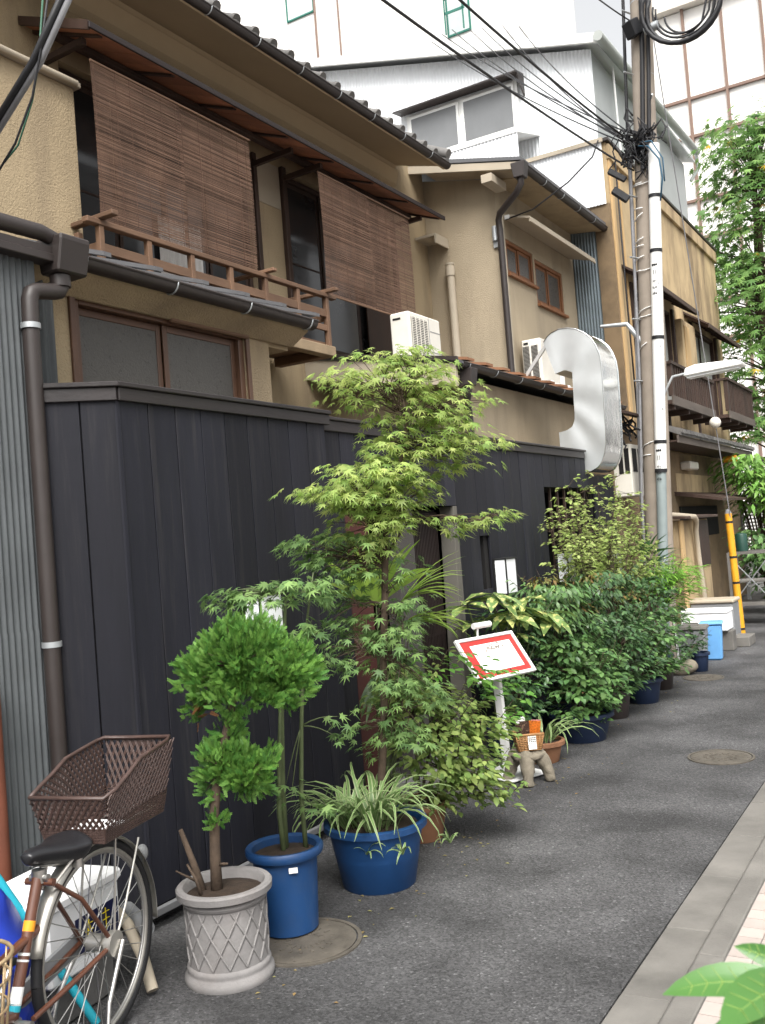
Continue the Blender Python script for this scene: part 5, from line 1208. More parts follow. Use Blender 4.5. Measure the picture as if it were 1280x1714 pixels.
shrub('low bushy shrub in a dark blue pot at the road edge of the row', (-2.55,8.55,0), [((-2.50,8.55,.42),(.24,.26,.18),260), ((-2.46,8.6,.66),(.24,.26,.16),260), ((-2.36,8.7,.27),(.12,.12,.07),50)], OW, m_shrub2, .056, (.17,.22,m_npot))
shrub('dark shrub leaning over the road beside the rough stone', (-2.58,9.25,0), [((-2.60,9.2,.55),(.2,.26,.2),260), ((-2.60,9.2,.85),(.22,.28,.18),300), ((-2.38,9.2,.30),(.08,.1,.08),40)], OL, m_shrub, .060, (.14,.26,m_metalb))
shrub('feathery bright green bush at the far end of the row', (-2.78,9.85,0), [((-2.62,9.85,.92),(.24,.3,.13),420), ((-2.60,9.9,1.08),(.24,.28,.08),300), ((-2.62,9.95,.70),(.18,.22,.12),160)], lance_leaf(.06), m_feath, .11, (.17,.25,m_npot), droop=.1, tilt=.2)
shrub('small dark shrub drooping in front of the grey bin', (-2.46,10.35,0), [((-2.50,10.3,.30),(.10,.10,.07),40)], OL, m_shrub, .06, (.10,.2,m_npot))
# airy lime shrub
t = thing('airy_shrub', 'airy shrub with sparse lime green leaves on thin twigs before the dark window', 'shrub', (-2.93,8.85,0)); b = V((-2.93,8.85,0))
pot(t, bowl(.17,.25), (-2.93,8.85,0), m_npot, 28, (.145,.21)); tw = MB(); items = []
for k in range(48):
    a = ru(0,6.283); tip = V((-2.86+.30*math.cos(a)*ru(.2,1), 8.85+ru(-1.3,1.9), ru(1.30,2.2) - .0)); tip.z -= abs(tip.y-8.95)*.28
    ctr = V((-2.95+ru(-.1,.1), 8.85+(tip.y-8.85)*.25, 1.15)); p0 = b+V((ru(-.06,.06), ru(-.06,.06), .2))
    path = bez(p0, tip, .35, 12); tw.tube(path, [.009-.0007*i for i in range(13)], 5)
    for q in path[5:]:
        for j in range(4):
            e = q + V((ru(-.12,.12), ru(-.2,.2), ru(-.05,.12))); tw.tube([q, e], [.0025,.001], 4)
            for s_ in range(4):
                x, z = leafdir(e-q, .1, .5); items.append(frame(e.lerp(q, ru(0,.6))+rvec()*.02, x, z, ru(.034,.062)))
part('branches', tw, m_bark, t, 180, kind='stuff'); foliage(t, oval_leaf(.3,.08,-.1), m_airy, items)
palm('stiff dark green fan palm beside the steel conduit of the pole', (-2.98,10.55,0),
     [((-2.90,10.5,1.13),(.6,-.5,.5),.38,15,2.8,m_fan), ((-2.88,10.55,1.05),(.9,-.1,-.1),.36,13,2.4,m_fan), ((-2.95,10.45,1.25),(.2,-.4,1),.34,13,2.6,m_fan), ((-2.92,10.42,1.0),(.3,-.8,-.1),.34,11,2.2,m_fan)], None, w_=.014)
# second spider plant, by the stool
t = thing('potted_spider_plant', 'striped spider plant in a clay pot beside the stone stool', 'potted plant', (-2.62,6.28,0))
pot(t, bowl(.15,.15), (-2.62,6.28,0), m_clay, 30, (.128,.13)); spider(t, (-2.60,6.27,.12), 34, .28, .48, .06, .011)
# --- street tree beyond the ochre house
t = thing('street_tree', 'tall leafy street tree with a few yellow leaves at the right edge', 'tree', (-3.3, 23.0, 0))
TT = [V((-3.3,23,0)),V((-3.35,23,2)),V((-3.25,22.9,4)),V((-3.4,22.8,6)),V((-3.3,22.8,8)),V((-3.3,22.8,9.8))]
part('trunk', MB().tube(TT, [.22,.19,.17,.14,.09,.03], 10), m_bark, t, 180)
tw = MB(); items = []; TL = maple_leaf()
for k in range(190):
    z = ru(3.4,10.4); rad_ = 1.9*math.sin(min(1,max(.12,(11.2-z)/7.2))*math.pi*.62)+.25; a = ru(0,6.283); rr = rad_*ru(.35,1.0)
    c = V((-3.25+rr*math.cos(a)*1.0, 22.8+rr*math.sin(a), z)); j = min(4, int(z/2)); b0 = TT[j].lerp(TT[j+1], (z/2-j)*.6 if j < 5 else 0)
    tw.tube(bez(b0, c, .25, 5), [.022,.018,.015,.011,.008,.004], 5)
    for s_ in range(24):
        q = c + V((ru(-.45,.45), ru(-.45,.45), ru(-.34,.34))); x, z_ = leafdir(q-V((-3.25,22.8,z-.5)), .5, .9); items.append(frame(q, x, z_, ru(.16,.26)))
part('branches', tw, m_bark, t, 180, kind='stuff')
yl = [items.pop(int(ru(0,len(items)-1))) for i in range(60)]
foliage(t, TL, m_tree, items, 260, name='crown'); foliage(t, TL, m_treey, yl, 30, name='yellow_leaves')
# bamboo-like bush and undergrowth past the ochre house
def bush(name, label, base, blobs, leaf, mt, size, droop=.5, tilt=.8, cat='shrub'):
    t = thing(name, label, cat, base); b = V(base); tw = MB(); items = []
    for c, rad, n in blobs:
        it, ends = clump_items(c, rad, n, size, (b.x,b.y,c[2]-rad[2]), droop, tilt, 9, size*1.3); items += it
        for e in ends[::3]: tw.tube(bez(b, e, .3, 5), [.02,.018,.015,.011,.008,.003], 5)
    part('branches', tw, m_bark, t, 180, kind='stuff'); foliage(t, leaf, mt, items); return t
bush('lance_leaf_shrub', 'bright green lance-leaved shrub hanging over the slatted screen at the right edge', (-3.0,18.2,0), [((-3.2,18.0,2.45),(.4,.5,.25),420), ((-2.9,18.0,2.1),(.45,.5,.3),420), ((-2.6,18.2,1.75),(.4,.5,.35),300), ((-3.0,18.0,1.8),(.3,.4,.2),120)], lance_leaf(.12), m_bamb, .24)
bush('undergrowth_shrub', 'dark broad-leaved undergrowth behind the metal rack at the right edge', (-2.6,16.4,0), [((-2.75,16.4,1.0),(.35,.5,.26),260), ((-2.5,16.5,.6),(.4,.5,.4),300), ((-2.9,16.3,1.25),(.25,.3,.14),90)], OL, m_shrub2, .16)
bush('backing_shrub', 'dark mass of shrubs closing the lane end below the street tree', (-2.9,20.5,0), [((-3.1,20.3,.9),(.5,.4,.6),420), ((-2.4,20.4,1.0),(.6,.4,.7),460), ((-2.7,20.4,2.1),(.8,.4,.5),420), ((-1.9,20.5,1.6),(.6,.4,.9),420)], OL, m_shrub, .2)
# foreground plant at the lower right
t = thing('foreground_plant', 'out of focus broad green leaves poking in at the lower right corner', 'plant', (-.10,1.02,0))
part('stem', MB().tube([V((-.10,1.02,0)),V((-.11,1.0,.6)),V((-.13,.97,1.05)),V((-.15,.95,1.17))], [.006,.005,.004,.003], 8), m_gstem, t, 180)
def bigleaf(pts_): 
    # a leaf swept along points with width and fold
    n = len(pts_); vs_ = []; fs = []
    for i, (p, w_, nrm) in enumerate(pts_):
        p = V(p); tdir = (V(pts_[min(i+1,n-1)][0])-V(pts_[max(i-1,0)][0])).normalized(); s_ = tdir.cross(V(nrm)).normalized(); nn_ = V(nrm).normalized()
        vs_ += [p-s_*w_+nn_*w_*.22, p-s_*w_*.5+nn_*w_*.09, p, p+s_*w_*.5+nn_*w_*.09, p+s_*w_+nn_*w_*.22]
    for i in range(n-1):
        for k in range(4): a = i*5+k; fs.append((a,a+1,a+6,a+5))
    return MB().add(vs_, fs)
m_fg = leafmat('foreground_leaf', (.075,.20,.05), (.10,.24,.055), .4, .3, .1, .5)
m_vein = mat('leaf_vein', (.22,.33,.08), .5, .1)
def sweep(a, b, w_, sagz, nrm, n=9):
    a, b = V(a), V(b); out = []
    for i in range(n+1):
        u = i/n; p = a.lerp(b, u) + V((0,0,sagz*4*u*(1-u))); out.append((p, w_*(math.sin(math.pi*min(1,u*.93+.07))**.8)+.0004, nrm))
    return out
for (a, b, w_, sg, nr) in (((-.155,.93,1.165),(-.275,.90,1.157),.017,.012,(.2,-.5,.8)), ((-.15,.94,1.17),(-.20,.80,1.185),.022,.012,(.1,-.6,.8)), ((-.15,.95,1.165),(-.16,.82,1.135),.022,.0,(-.3,-.5,.8)), ((-.15,.95,1.16),(-.235,.86,1.135),.018,.0,(.0,-.3,1)), ((-.14,.96,1.17),(-.03,.92,1.19),.026,.01,(.1,-.5,.9)), ((-.15,.95,1.17),(-.215,.94,1.195),.010,.004,(.3,-.8,.3))):
    sw = sweep(a, b, w_, sg, nr); lf = part('leaf', bigleaf(sw), m_fg, t, 180); vn = MB(); pp_ = [q[0] for q in sw]; vn.tube([q - V((0,0,.0003)) for q in pp_], [.0011-.0009*i/9 for i in range(10)], 5)
    for i in range(2, 8):
        td = (pp_[i+1]-pp_[i-1]).normalized(); sd_ = td.cross(V(nr)).normalized(); nn_ = V(nr).normalized()
        for s_ in (-1, 1): vn.tube([pp_[i], pp_[i]+td*sw[i][1]*.5+sd_*s_*sw[i][1]*.8+nn_*sw[i][1]*.165], [.0006,.0002], 4)
    part('veins', vn, m_vein, lf, 180)
# ================================================================== STREET OBJECTS
# --- menu sign on a stand
t = thing('menu_sign', 'white framed red menu sign on a slanted stand with a small lamp', 'sign', (-2.70, 5.9, 0))
phi, tau = 1.265, .932
u = V((math.cos(phi), math.sin(phi), 0)); d = V((math.sin(phi), -math.cos(phi), 0)); v = (-d*math.cos(tau) + V((0,0,1))*math.sin(tau)); nn = u.cross(v).normalized()
Cb = V((-2.667,5.739,.807)); rot = Matrix((u, v, nn)).transposed()
def onb(a, b, c=0): return Cb + u*a + v*b + nn*c
fr = MB(); W_, H_ = .556, .324
for a, b, sa, sb in ((0,H_/2-.011,W_,.022),(0,-H_/2+.011,W_,.022),(-W_/2+.011,0,.022,H_-.0445),(W_/2-.011,0,.022,H_-.0445)): fr.obox(onb(a,b), (sa,sb,.024), rot)
partsplit('frame_bar', fr, m_white, t, bev=.003)
part('back_panel', MB().obox(onb(0,0,-.006), (W_-.046,H_-.046,.008), rot), m_gbin, t)
part('red_board', MB().obox(onb(0,0,.000), (W_-.046,H_-.046,.003), rot), m_red, t)
ps = part('menu_sheet', MB().obox(onb(.015,0,.003), (.385,.205,.0015), rot), m_paper, t)
m_ink = mat('faded_ink', (.20,.17,.135), .8, .1)
ik = MB(); rs = random.Random(9)
for k in range(26):
    a = .02+rs.gauss(0,.055); b = .062+rs.gauss(0,.016)
    ik.obox(onb(a, b, .0042), (rs.uniform(.010,.026), rs.uniform(.006,.012), .0004), rot @ Matrix.Rotation(rs.uniform(-.6,.6),3,'Z'))
for r_ in range(5):
    for k in range(14):
        if rs.random() < .8: ik.obox(onb(-.12+k*.019+rs.uniform(-.003,.003), .018-r_*.022, .0042), (rs.uniform(.008,.014), .0045, .0004), rot)
part('faded_writing', ik, m_ink, ps, kind='stuff')
part('sticker', MB().obox(onb(.06,-.118,.0022), (.010,.022,.0006), rot @ Matrix.Rotation(.5,3,'Z')), m_cable, t)
part('sign_lamp', MB().tube([onb(-.10,.215,.055), onb(.06,.215,.055)], .020, 14), m_white, t, 50)
part('lamp_arm', MB().tube([onb(-.06,.150,.0), onb(-.062,.185,.03), onb(-.055,.212,.05)], .007, 8), m_white, t, 60)
part('post', MB().beam((-2.70,5.86,.02), (-2.69,5.77,.76), .052, .04, (0,1,0)), m_white, t, bev=.004)
ct = MB(); ct.prism([(-2.92,5.80),(-2.58,5.62),(-2.44,5.93),(-2.80,6.10)], 'z', .012, .024); part('base_plate', ct, m_white, t, bev=.003)
# --- stone stool, with basket of leaflets
t = thing('stone_stool', 'rough stone stool with splayed legs at the foot of the menu sign', 'stool', (-2.50,5.74,0))
s_ = MB(); cx, cy = -2.50, 5.74; zt_ = .205
prof = [(.001,.145),(.07,.148),(.10,.152),(.118,.165),(.120,.182),(.110,.197),(.07,.206),(.001,.208)]
b0 = MB().lathe(prof, (cx,cy,0), 22)
b0.v = [(p[0]+.009*math.sin(p[1]*60+p[2]*40), p[1]+.008*math.sin(p[0]*55), p[2]+.006*math.sin(p[0]*70+p[1]*50)) for p in b0.v]
tx = bpy.data.textures.new('stone_lumps', 'CLOUDS'); tx.noise_scale = .045; tx.noise_depth = 3
def rough(o):
    q = o.modifiers.new('sub', 'SUBSURF'); q.levels = q.render_levels = 2
    q = o.modifiers.new('lumps', 'DISPLACE'); q.texture = tx; q.texture_coords = 'GLOBAL'; q.strength = .022; q.mid_level = .5
rough(part('seat', b0, m_stone, t, 180))
for a in (20, 110, 200, 290):
    a = R(a); dx, dy = math.cos(a), math.sin(a)
    rough(part('leg', MB().tube([V((cx+dx*.04,cy+dy*.04,.19)), V((cx+dx*.08,cy+dy*.08,.165)), V((cx+dx*.108,cy+dy*.108,.11)), V((cx+dx*.128,cy+dy*.128,.05)), V((cx+dx*.138,cy+dy*.138,.012)), V((cx+dx*.138,cy+dy*.138,0))], [.055,.056,.044,.036,.036,.030], 10), m_stone, t, 180))
t = thing('leaflet_basket', 'small rattan basket of leaflets standing on the stone stool', 'basket', (-2.485,5.74,.208))
rb = Matrix.Rotation(R(35),3,'Z'); c0 = V((-2.485,5.735,.21))
def lb_(p): return c0 + rb @ V(p)
bk = MB()
for i in range(9):
    z = .004+i*.0115; g = 1+i*.025
    a, b = .072*g, .050*g
    bk.tube([lb_(q) for q in ((-a,-b,z),(a,-b,z),(a,b,z),(-a,b,z),(-a,-b,z))], .0045, 5)
part('woven_side', bk, m_rattan, t, 180, kind='stuff')
st = MB()
for i in range(9):
    x = -.072+i*.018; st.tube([lb_((x,-.050,0)), lb_((x*1.22,-.062,.10))], .0035, 5); st.tube([lb_((x,.050,0)), lb_((x*1.22,.062,.10))], .0035, 5)
for i in range(6):
    y = -.05+i*.02; st.tube([lb_((-.072,y,0)), lb_((-.088,y*1.22,.10))], .0035, 5); st.tube([lb_((.072,y,0)), lb_((.088,y*1.22,.10))], .0035, 5)
part('stakes', st, m_rattan, t, 180, kind='stuff')
part('rim', MB().tube([lb_(q) for q in ((-.09,-.064,.105),(.09,-.064,.105),(.09,.064,.105),(-.09,.064,.105),(-.09,-.064,.105))], .007, 6), m_rattan, t, 180)
part('bottom', MB().obox(lb_((0,0,.004)), (.14,.095,.004), rb), m_rattan, t)
part('label_card', MB().obox(lb_((.012,-.068,.055)), (.052,.002,.085), rb @ Matrix.Rotation(R(-8),3,'X')), m_paper, t)
lc_ = MB(); rs = random.Random(4)
for r_ in range(6):
    for k in range(4): lc_.obox(lb_((-.006+k*.012, -.0695-(.055-.02-r_*.012+.03)*.0, .085-r_*.012)), (.008,.0008,.006), rb)
part('card_writing', lc_, m_cable, t, kind='stuff')
m_leaf1 = mat('leaflet_dark', (.05,.028,.022), .4, .5, 60, c2=(.45,.30,.2), c2scale=80, c2amt=.8, c2lo=.52)
m_leaf2 = mat('leaflet_orange', (.62,.16,.02), .4, .4, 60, c2=(.04,.02,.01), c2scale=90, c2amt=.9, c2lo=.5)
m_leaf3 = mat('leaflet_pink', (.45,.20,.20), .4, .2, 30)
for k, (x, y, m_, dz, rr) in enumerate(((-.045,-.03,m_leaf1,.0,-.12),(-.02,-.02,m_leaf1,.01,-.05),(.025,-.015,m_leaf2,.006,.06),(.05,-.005,m_leaf2,0,.1),(.055,.02,m_leaf3,.004,.08),(-.03,.01,m_paper,.03,-.2))):
    part('leaflet', MB().obox(lb_((x,y,.105+dz)), (.062,.004,.15), rb @ Matrix.Rotation(rr,3,'Y') @ Matrix.Rotation(R(12),3,'X')), m_, t)

# --- bins, foam box, stone, rack at the end of the plant row
def taperbox(mb, c, w0, d0, w1, d1, h, rz=0, z0=0):
    q = Matrix.Rotation(rz,3,'Z'); P = []
    for (w_, d_, z) in ((w0,d0,z0),(w1,d1,z0+h)):
        for sx, sy in ((-1,-1),(1,-1),(1,1),(-1,1)): P.append(V((c[0],c[1],0)) + q @ V((sx*w_/2, sy*d_/2, z)))
    mb.add(P, [(0,3,2,1),(4,5,6,7),(0,1,5,4),(1,2,6,5),(2,3,7,6),(3,0,4,7)]); return mb
t = thing('waste_bin', 'grey plastic waste bin with a pale lid beside the rough stone', 'bin', (-2.62,10.75,0), 'plastic waste bins at the end of the plants')
part('body', taperbox(MB(), (-2.62,10.75), .27,.24,.33,.30,.40, .1), m_gbin, t, bev=.02)
part('lid', taperbox(MB(), (-2.62,10.75), .36,.33,.34,.31,.035, .1, .402), m_conc, t, bev=.008)
part('handle', MB().tube([(-2.70,10.75,.437),(-2.70,10.75,.46),(-2.54,10.75,.46),(-2.54,10.75,.437)], .008, 6), m_conc, t, 60)
t = thing('waste_bin', 'light blue plastic waste bin behind the grey bin', 'bin', (-2.47,11.2,0), 'plastic waste bins at the end of the plants')
part('body', taperbox(MB(), (-2.50,11.2), .19,.18,.23,.22,.40, .15), m_bbin, t, bev=.02)
part('lid', taperbox(MB(), (-2.50,11.2), .26,.25,.24,.23,.03, .15, .402), m_bbin, t, bev=.008)
t = thing('foam_box', 'long white foam box resting on concrete blocks behind the bins', 'box', (-2.75,12.0,.24))
part('body', MB().box(-3.0,-2.46,11.85,12.2,.24,.45), m_foam, t, bev=.012)
part('lid', MB().box(-3.01,-2.45,11.84,12.21,.451,.495), m_foam, t, bev=.012)
t = thing('storage_crate', 'pale lidded crate behind the white foam box', 'crate', (-2.80,12.75,0))
part('body', MB().box(-3.02,-2.50,12.45,12.85,.0,.52), m_gbin, t, bev=.015)
part('lid', MB().box(-3.04,-2.48,12.43,12.87,.521,.57), m_trim, t, bev=.015)
for i, (x, y, z, lb) in enumerate(((-2.78,12.02,0,'grey concrete block under the left end of the foam box'),(-2.52,12.02,0,'grey concrete block under the right end of the foam box'),(-2.40,12.35,0,'pale concrete block on the road edge beside the foam box'),(-2.40,12.56,0,'pale concrete block next to the yellow guard post'))):
    h = .238 if i < 2 else .12
    solo('concrete_block', MB().box(x-.1,x+.1,y-.1 if i < 2 else y-.1,y+.1,0,h), m_conc, lb, 'block', 'concrete blocks by the foam box', bev=.008)
rk = MB().ball((-2.62,10.12,.07), (.20,.13,.09), 16, 10)
rk.v = [(p[0]+.02*math.sin(p[1]*19+p[2]*23), p[1]+.02*math.sin(p[0]*17+p[2]*31), max(0,p[2]+.015*math.sin(p[0]*27+p[1]*13))) for p in rk.v]
solo('rough_stone', rk, m_stone, 'rough flat stone on the road beside the grey bin', 'stone', smooth=180)
solo('white_stick', MB().beam((-2.70,10.45,0),(-2.74,10.5,.55),.022,.022), m_white, 'white stick standing against the grey bin', 'stick', bev=.002)
t = thing('metal_rack', 'rusty open metal rack behind the yellow guard post', 'rack', (-2.65,15.0,0))
fr = MB()
for x in (-2.95,-2.35):
    for y in (14.7,15.3): fr.beam((x,y,0),(x,y,1.06),.035,.035)
for z in (.30,1.05):
    for y in (14.7,15.3): fr.beam((-2.95,y,z),(-2.35,y,z),.03,.035)
    for x in (-2.95,-2.35): fr.beam((x,14.7,z),(x,15.3,z),.03,.035)
partsplit('frame_bar', fr, m_conc, t)
partsplit('cross_brace', MB().tube([(-2.93,14.69,.32),(-2.38,14.69,1.0)], .008, 5).tube([(-2.37,14.69,.32),(-2.93,14.69,1.0)], .008, 5), m_galv, t)
part('shelf', MB().box(-2.93,-2.37,14.72,15.28,.30,.32), m_conc, t); part('shelf', MB().box(-2.93,-2.37,14.72,15.28,.62,.64), m_conc, t)
wm = MB()
for i in range(7): wm.tube([(-2.34,14.7+i*.1,.05),(-2.34,14.7+i*.1,1.0)], .006, 5)
for i in range(6): wm.tube([(-2.34,14.7,.1+i*.17),(-2.34,15.3,.1+i*.17)], .006, 5)
part('wire_side', wm, m_galv, t, kind='stuff')
solo('green_can', MB().lathe([(.085,1.07),(.085,1.30),(.07,1.33),(.03,1.34),(.001,1.34)], (-2.8,15.0,0), 18), mat('green_can_paint', (.012,.05,.036), .5, .1), 'dark green can standing on the metal rack', 'can', smooth=40)
t = thing('slatted_screen', 'white slatted screen behind the leaves at the right edge', 'fence', (-2.7,19.0,0))
ms = MB().box(-3.5,-1.9,18.98,19.0,0,.035).mesh('slat', mats=[m_white])
for i in range(30): piece('slat', ms, t, T4((0, 0, .25+i*.066)))
for x in (-3.5,-2.7,-1.9): part('post', MB().box(x-.03,x+.03,19.0,19.06,0,2.25), m_galv, t)
solo('orange_cone_lamp', MB().tube([(-3.5,17.8,2.62),(-3.28,17.8,2.62)], .06, 10), m_orange, 'small orange lamp under the street tree by the pent roof', 'lamp', smooth=60)
solo('far_lintel', MB().box(-3.6,-1.2,19.3,19.5,2.55,2.68), m_metalb, 'dark horizontal beam running right from the pent roof below the tree', 'beam', bev=.01)

# fallen leaves and grit gathered along the foot of the pots
lit = MB(); rs = random.Random(31)
for i in range(260):
    y = rs.uniform(2.6,12.5); x = -2.25-.25*min(1,max(0,(y-6)/3))+abs(rs.gauss(0,.22))-.25; s0 = rs.uniform(.008,.028); a = rs.uniform(0,6.28); rot_ = Matrix.Rotation(a,3,'Z')
    lit.add([V((x,y,.003)) + rot_ @ V(q)*s0 for q in ((0,0,0),(.5,-.3,.15),(1,0,.05),(.5,.3,.15))], [(0,1,2,3)], rs.random())
solo('leaf_litter', lit, leafmat('litter', (.22,.14,.06), (.20,.20,.08), .2, .8, .4), 'small fallen leaves and grit scattered along the foot of the plants', 'leaves', kind='stuff')
# ================================================================== BICYCLE
t = thing('bicycle', 'brown city bicycle with dark wicker rear basket parked at the lower left', 'bicycle', (-2.6, 2.25, 0))
D = V((.24,-.97,0)).normalized(); Nn = V((.97,.24,0)).normalized(); Z = V((0,0,1)); HUB = V((-2.6,2.25,.335))
def bp(a, b, c): return HUB + D*a + Nn*b + Z*c       # forward, towards the street, up from the hub
def ringpts(r_, n=48, b=0, a0=0, a1=360): return [bp(r_*math.cos(R(a0+(a1-a0)*k/n)), b, r_*math.sin(R(a0+(a1-a0)*k/n))) for k in range(n+1)]
wh = part('rear_wheel', MB().tube(ringpts(.300), .012, 8, False), m_rim, t, 180)
part('tyre', MB().tube(ringpts(.319), .0175, 10, False), m_black, wh, 180)
part('rim_side', MB().tube(ringpts(.290), .006, 6, False), m_chrome, wh, 180)
sp = MB()
for k in range(32):
    a = R(k*11.25); s_ = 1 if k % 2 else -1; a2 = a + (R(62) if (k//2) % 2 else -R(62))
    sp.tube([bp(.024*math.cos(a2), s_*.030, .024*math.sin(a2)), bp(.29*math.cos(a), 0, .29*math.sin(a))], .0016, 4)
part('spokes', sp, m_chrome, wh, kind='stuff')
part('hub', MB().tube([bp(0,-.045,0), bp(0,-.03,0), bp(0,-.028,0), bp(0,.028,0), bp(0,.03,0), bp(0,.05,0)], [.016,.018,.03,.03,.02,.02], 14).tube([bp(0,.05,0),bp(0,.075,0)], .042, 16), m_rim, wh, 50)
fd = MB()
fv = []; n_ = 40
for k in range(n_+1):
    a = R(15+(188-15)*k/n_)
    for q in range(7):
        w_ = -.031+.062*q/6; r_ = .350-.014*(abs(w_)/.031)**2.2; fv.append(bp(-r_*math.cos(a)*-1, w_, r_*math.sin(a)))
fd.add(fv, [(k*7+q, k*7+q+1, (k+1)*7+q+1, (k+1)*7+q) for k in range(n_) for q in range(6)])
fo = part('mudguard', fd, m_rim, t, 180); sm_ = fo.modifiers.new('solid', 'SOLIDIFY'); sm_.thickness = .0015
# front wheel and front end, mostly outside the frame
FW = 1.08
fw_ = part('front_wheel', MB().tube([p + D*FW for p in ringpts(.300)], .012, 8, False), m_rim, t, 180)
part('tyre', MB().tube([p + D*FW for p in ringpts(.319)], .0175, 10, False), m_black, fw_, 180)
sp = MB()
for k in range(32):
    a = R(k*11.25); s_ = 1 if k % 2 else -1
    sp.tube([bp(FW,s_*.03,0), bp(FW+.29*math.cos(a),0,.29*math.sin(a))], .0016, 4)
part('spokes', sp, m_chrome, fw_, kind='stuff')
BB = bp(.44,0,-.055); ST = bp(.275,0,.33); HT_ = bp(.80,0,.42); HB = bp(.85,0,.26)
frm = MB(); frm.tube([BB, ST], .0175, 12); frm.tube([BB+Z*.02, bp(.62,0,.0), HB], .020, 12); frm.tube([ST-Z*.16, bp(.58,0,.12), HT_-Z*.06], .015, 12); frm.tube([HB-Z*.02+D*.01, HT_+Z*.04], .021, 12)
part('frame', frm, m_brown, t, 60)
cs = MB()
for s_ in (-1,1):
    cs.tube([bp(.40,s_*.045,-.055), bp(.2,s_*.055,-.03), bp(0,s_*.062,0)], .009, 8); cs.tube([ST+Nn*s_*.022-Z*.02, bp(.14,s_*.05,.20), bp(0,s_*.062,.0)], .008, 8)
cs.tube([bp(.27,.05,.30),bp(.27,-.05,.30)], .012, 8)
partsplit('rear_stay', cs, m_brown, t, 60)
partsplit('fork_blade', MB().tube([HB-Z*.03, bp(.93,.045,.12), bp(FW,.05,0)], .010, 8).tube([HB-Z*.03, bp(.93,-.045,.12), bp(FW,-.05,0)], .010, 8), m_brown, t, 60)
part('handlebar', MB().tube([HT_+Z*.04, HT_+Z*.26], .011, 8).tube([bp(.86,.30,.66),bp(.90,.24,.70),bp(.84,.0,.68),bp(.90,-.24,.70),bp(.86,-.30,.66)], .011, 8), m_chrome, t, 60)
part('seat_post', MB().tube([ST-Z*.05, bp(.235,0,.37)], .0125, 10), m_chrome, t, 60)
part('seat_clamp', MB().tube([ST-Z*.015+Nn*-.03, ST-Z*.015+Nn*.035], .012, 8).lathe([(.022,-.02),(.022,.02)], ST-Z*.01, 14), m_chrome, t, 60)
# saddle
sv = []; rows = 14; m_ = 12
for i in range(rows+1):
    u_ = i/rows; a_ = .335-.25*u_; wd = .024+.092*(u_**1.25) if u_ < .86 else (.024+.092*(.86**1.25))*math.sqrt(max(0.02,1-((u_-.86)/.15)**2)); zc = .372+.012*math.cos(u_*math.pi*1.3)
    for k in range(m_):
        q = 2*math.pi*k/m_; hz = (.036*math.sin(q) if math.sin(q) > 0 else .070*math.sin(q))*(.35+.65*u_**.7)
        sv.append(bp(a_, wd*math.cos(q)*(1 if math.sin(q) > -.2 else .85), zc+hz+.01))
sd = MB().add(sv, [(i*m_+k, i*m_+(k+1)%m_, (i+1)*m_+(k+1)%m_, (i+1)*m_+k) for i in range(rows) for k in range(m_)] + [tuple(range(m_-1,-1,-1)), tuple(rows*m_+k for k in range(m_))])
sdl = part('saddle', sd, m_blackp, t, 180)
ss = sdl.modifiers.new('sub', 'SUBSURF'); ss.levels = 1; ss.render_levels = 2
partsplit('saddle_spring', MB().tube([bp(.13,.04,.30),bp(.13,.04,.345)], .016, 8).tube([bp(.13,-.04,.30),bp(.13,-.04,.345)], .016, 8).tube([bp(.30,0,.36),bp(.235,.02,.34),bp(.13,.04,.33)], .005, 6).tube([bp(.30,0,.36),bp(.235,-.02,.34),bp(.13,-.04,.33)], .005, 6), m_chrome, t, 60)
# rack
rk = MB()
for s_ in (-1,1):
    rk.tube([bp(.25,s_*.03,.28), bp(.12,s_*.055,.365), bp(-.02,s_*.06,.372), bp(-.33,s_*.055,.365)], .005, 6)
    rk.tube([bp(-.06,s_*.06,.37), bp(0,s_*.068,.02)], .0045, 6); rk.tube([bp(-.20,s_*.058,.29), bp(-.08,s_*.066,.1), bp(0,s_*.068,.0)], .0045, 6)
rk.tube([bp(-.33,.055,.365),bp(-.33,-.055,.365)], .005, 6); rk.tube([bp(-.1,.06,.371),bp(-.1,-.06,.371)], .005, 6)
part('carrier', rk, m_rim, t, 60)
part('reflector', MB().ball(bp(-.31,.0,.20), (.022,.022,.03)), m_gbin, t, 180)
part('side_stand', MB().tube([bp(-.03,.08,.0), bp(.10,.10,-.15), bp(.16,.115,-.325)], .008, 8).tube([bp(-.03,-.08,.0), bp(.10,-.10,-.15), bp(.16,-.115,-.325)], .008, 8).tube([bp(.16,.115,-.325),bp(.16,-.115,-.325)], .008, 8), m_chrome, t, 60)
part('crank', MB().tube([BB-Nn*.07, BB+Nn*.07], .015, 10).tube([BB+Nn*.07, BB+Nn*.075+D*.1-Z*.12], .009, 8).tube([BB-Nn*.07, BB-Nn*.075-D*.1+Z*.12], .009, 8).lathe([(.03,0),(.03,.01)], BB, 12), m_chrome, t, 60)
part('pedal', MB().obox(BB+Nn*.12+D*.1-Z*.12, (.08,.09,.022), Matrix.Rotation(R(14),3,'Z')), m_black, t, bev=.004); part('pedal', MB().obox(BB-Nn*.12-D*.1+Z*.12, (.08,.09,.022), Matrix.Rotation(R(14),3,'Z')), m_black, t, bev=.004)
part('chain_guard', MB().beam(BB-Nn*.06, bp(0,-.075,0), .012, .08), m_gbin, t, bev=.01)
tubeax = (ST-BB).normalized()
for f, h, m_ in ((.60,.030,m_orange),(.44,.008,m_white),(.40,.006,m_white),(.12,.05,m_white),(.08,.022,m_teal)):
    p = BB + tubeax*(ST-BB).length*f; part('sticker', MB().tube([p, p+tubeax*h], .0182, 14), m_, t, 60)
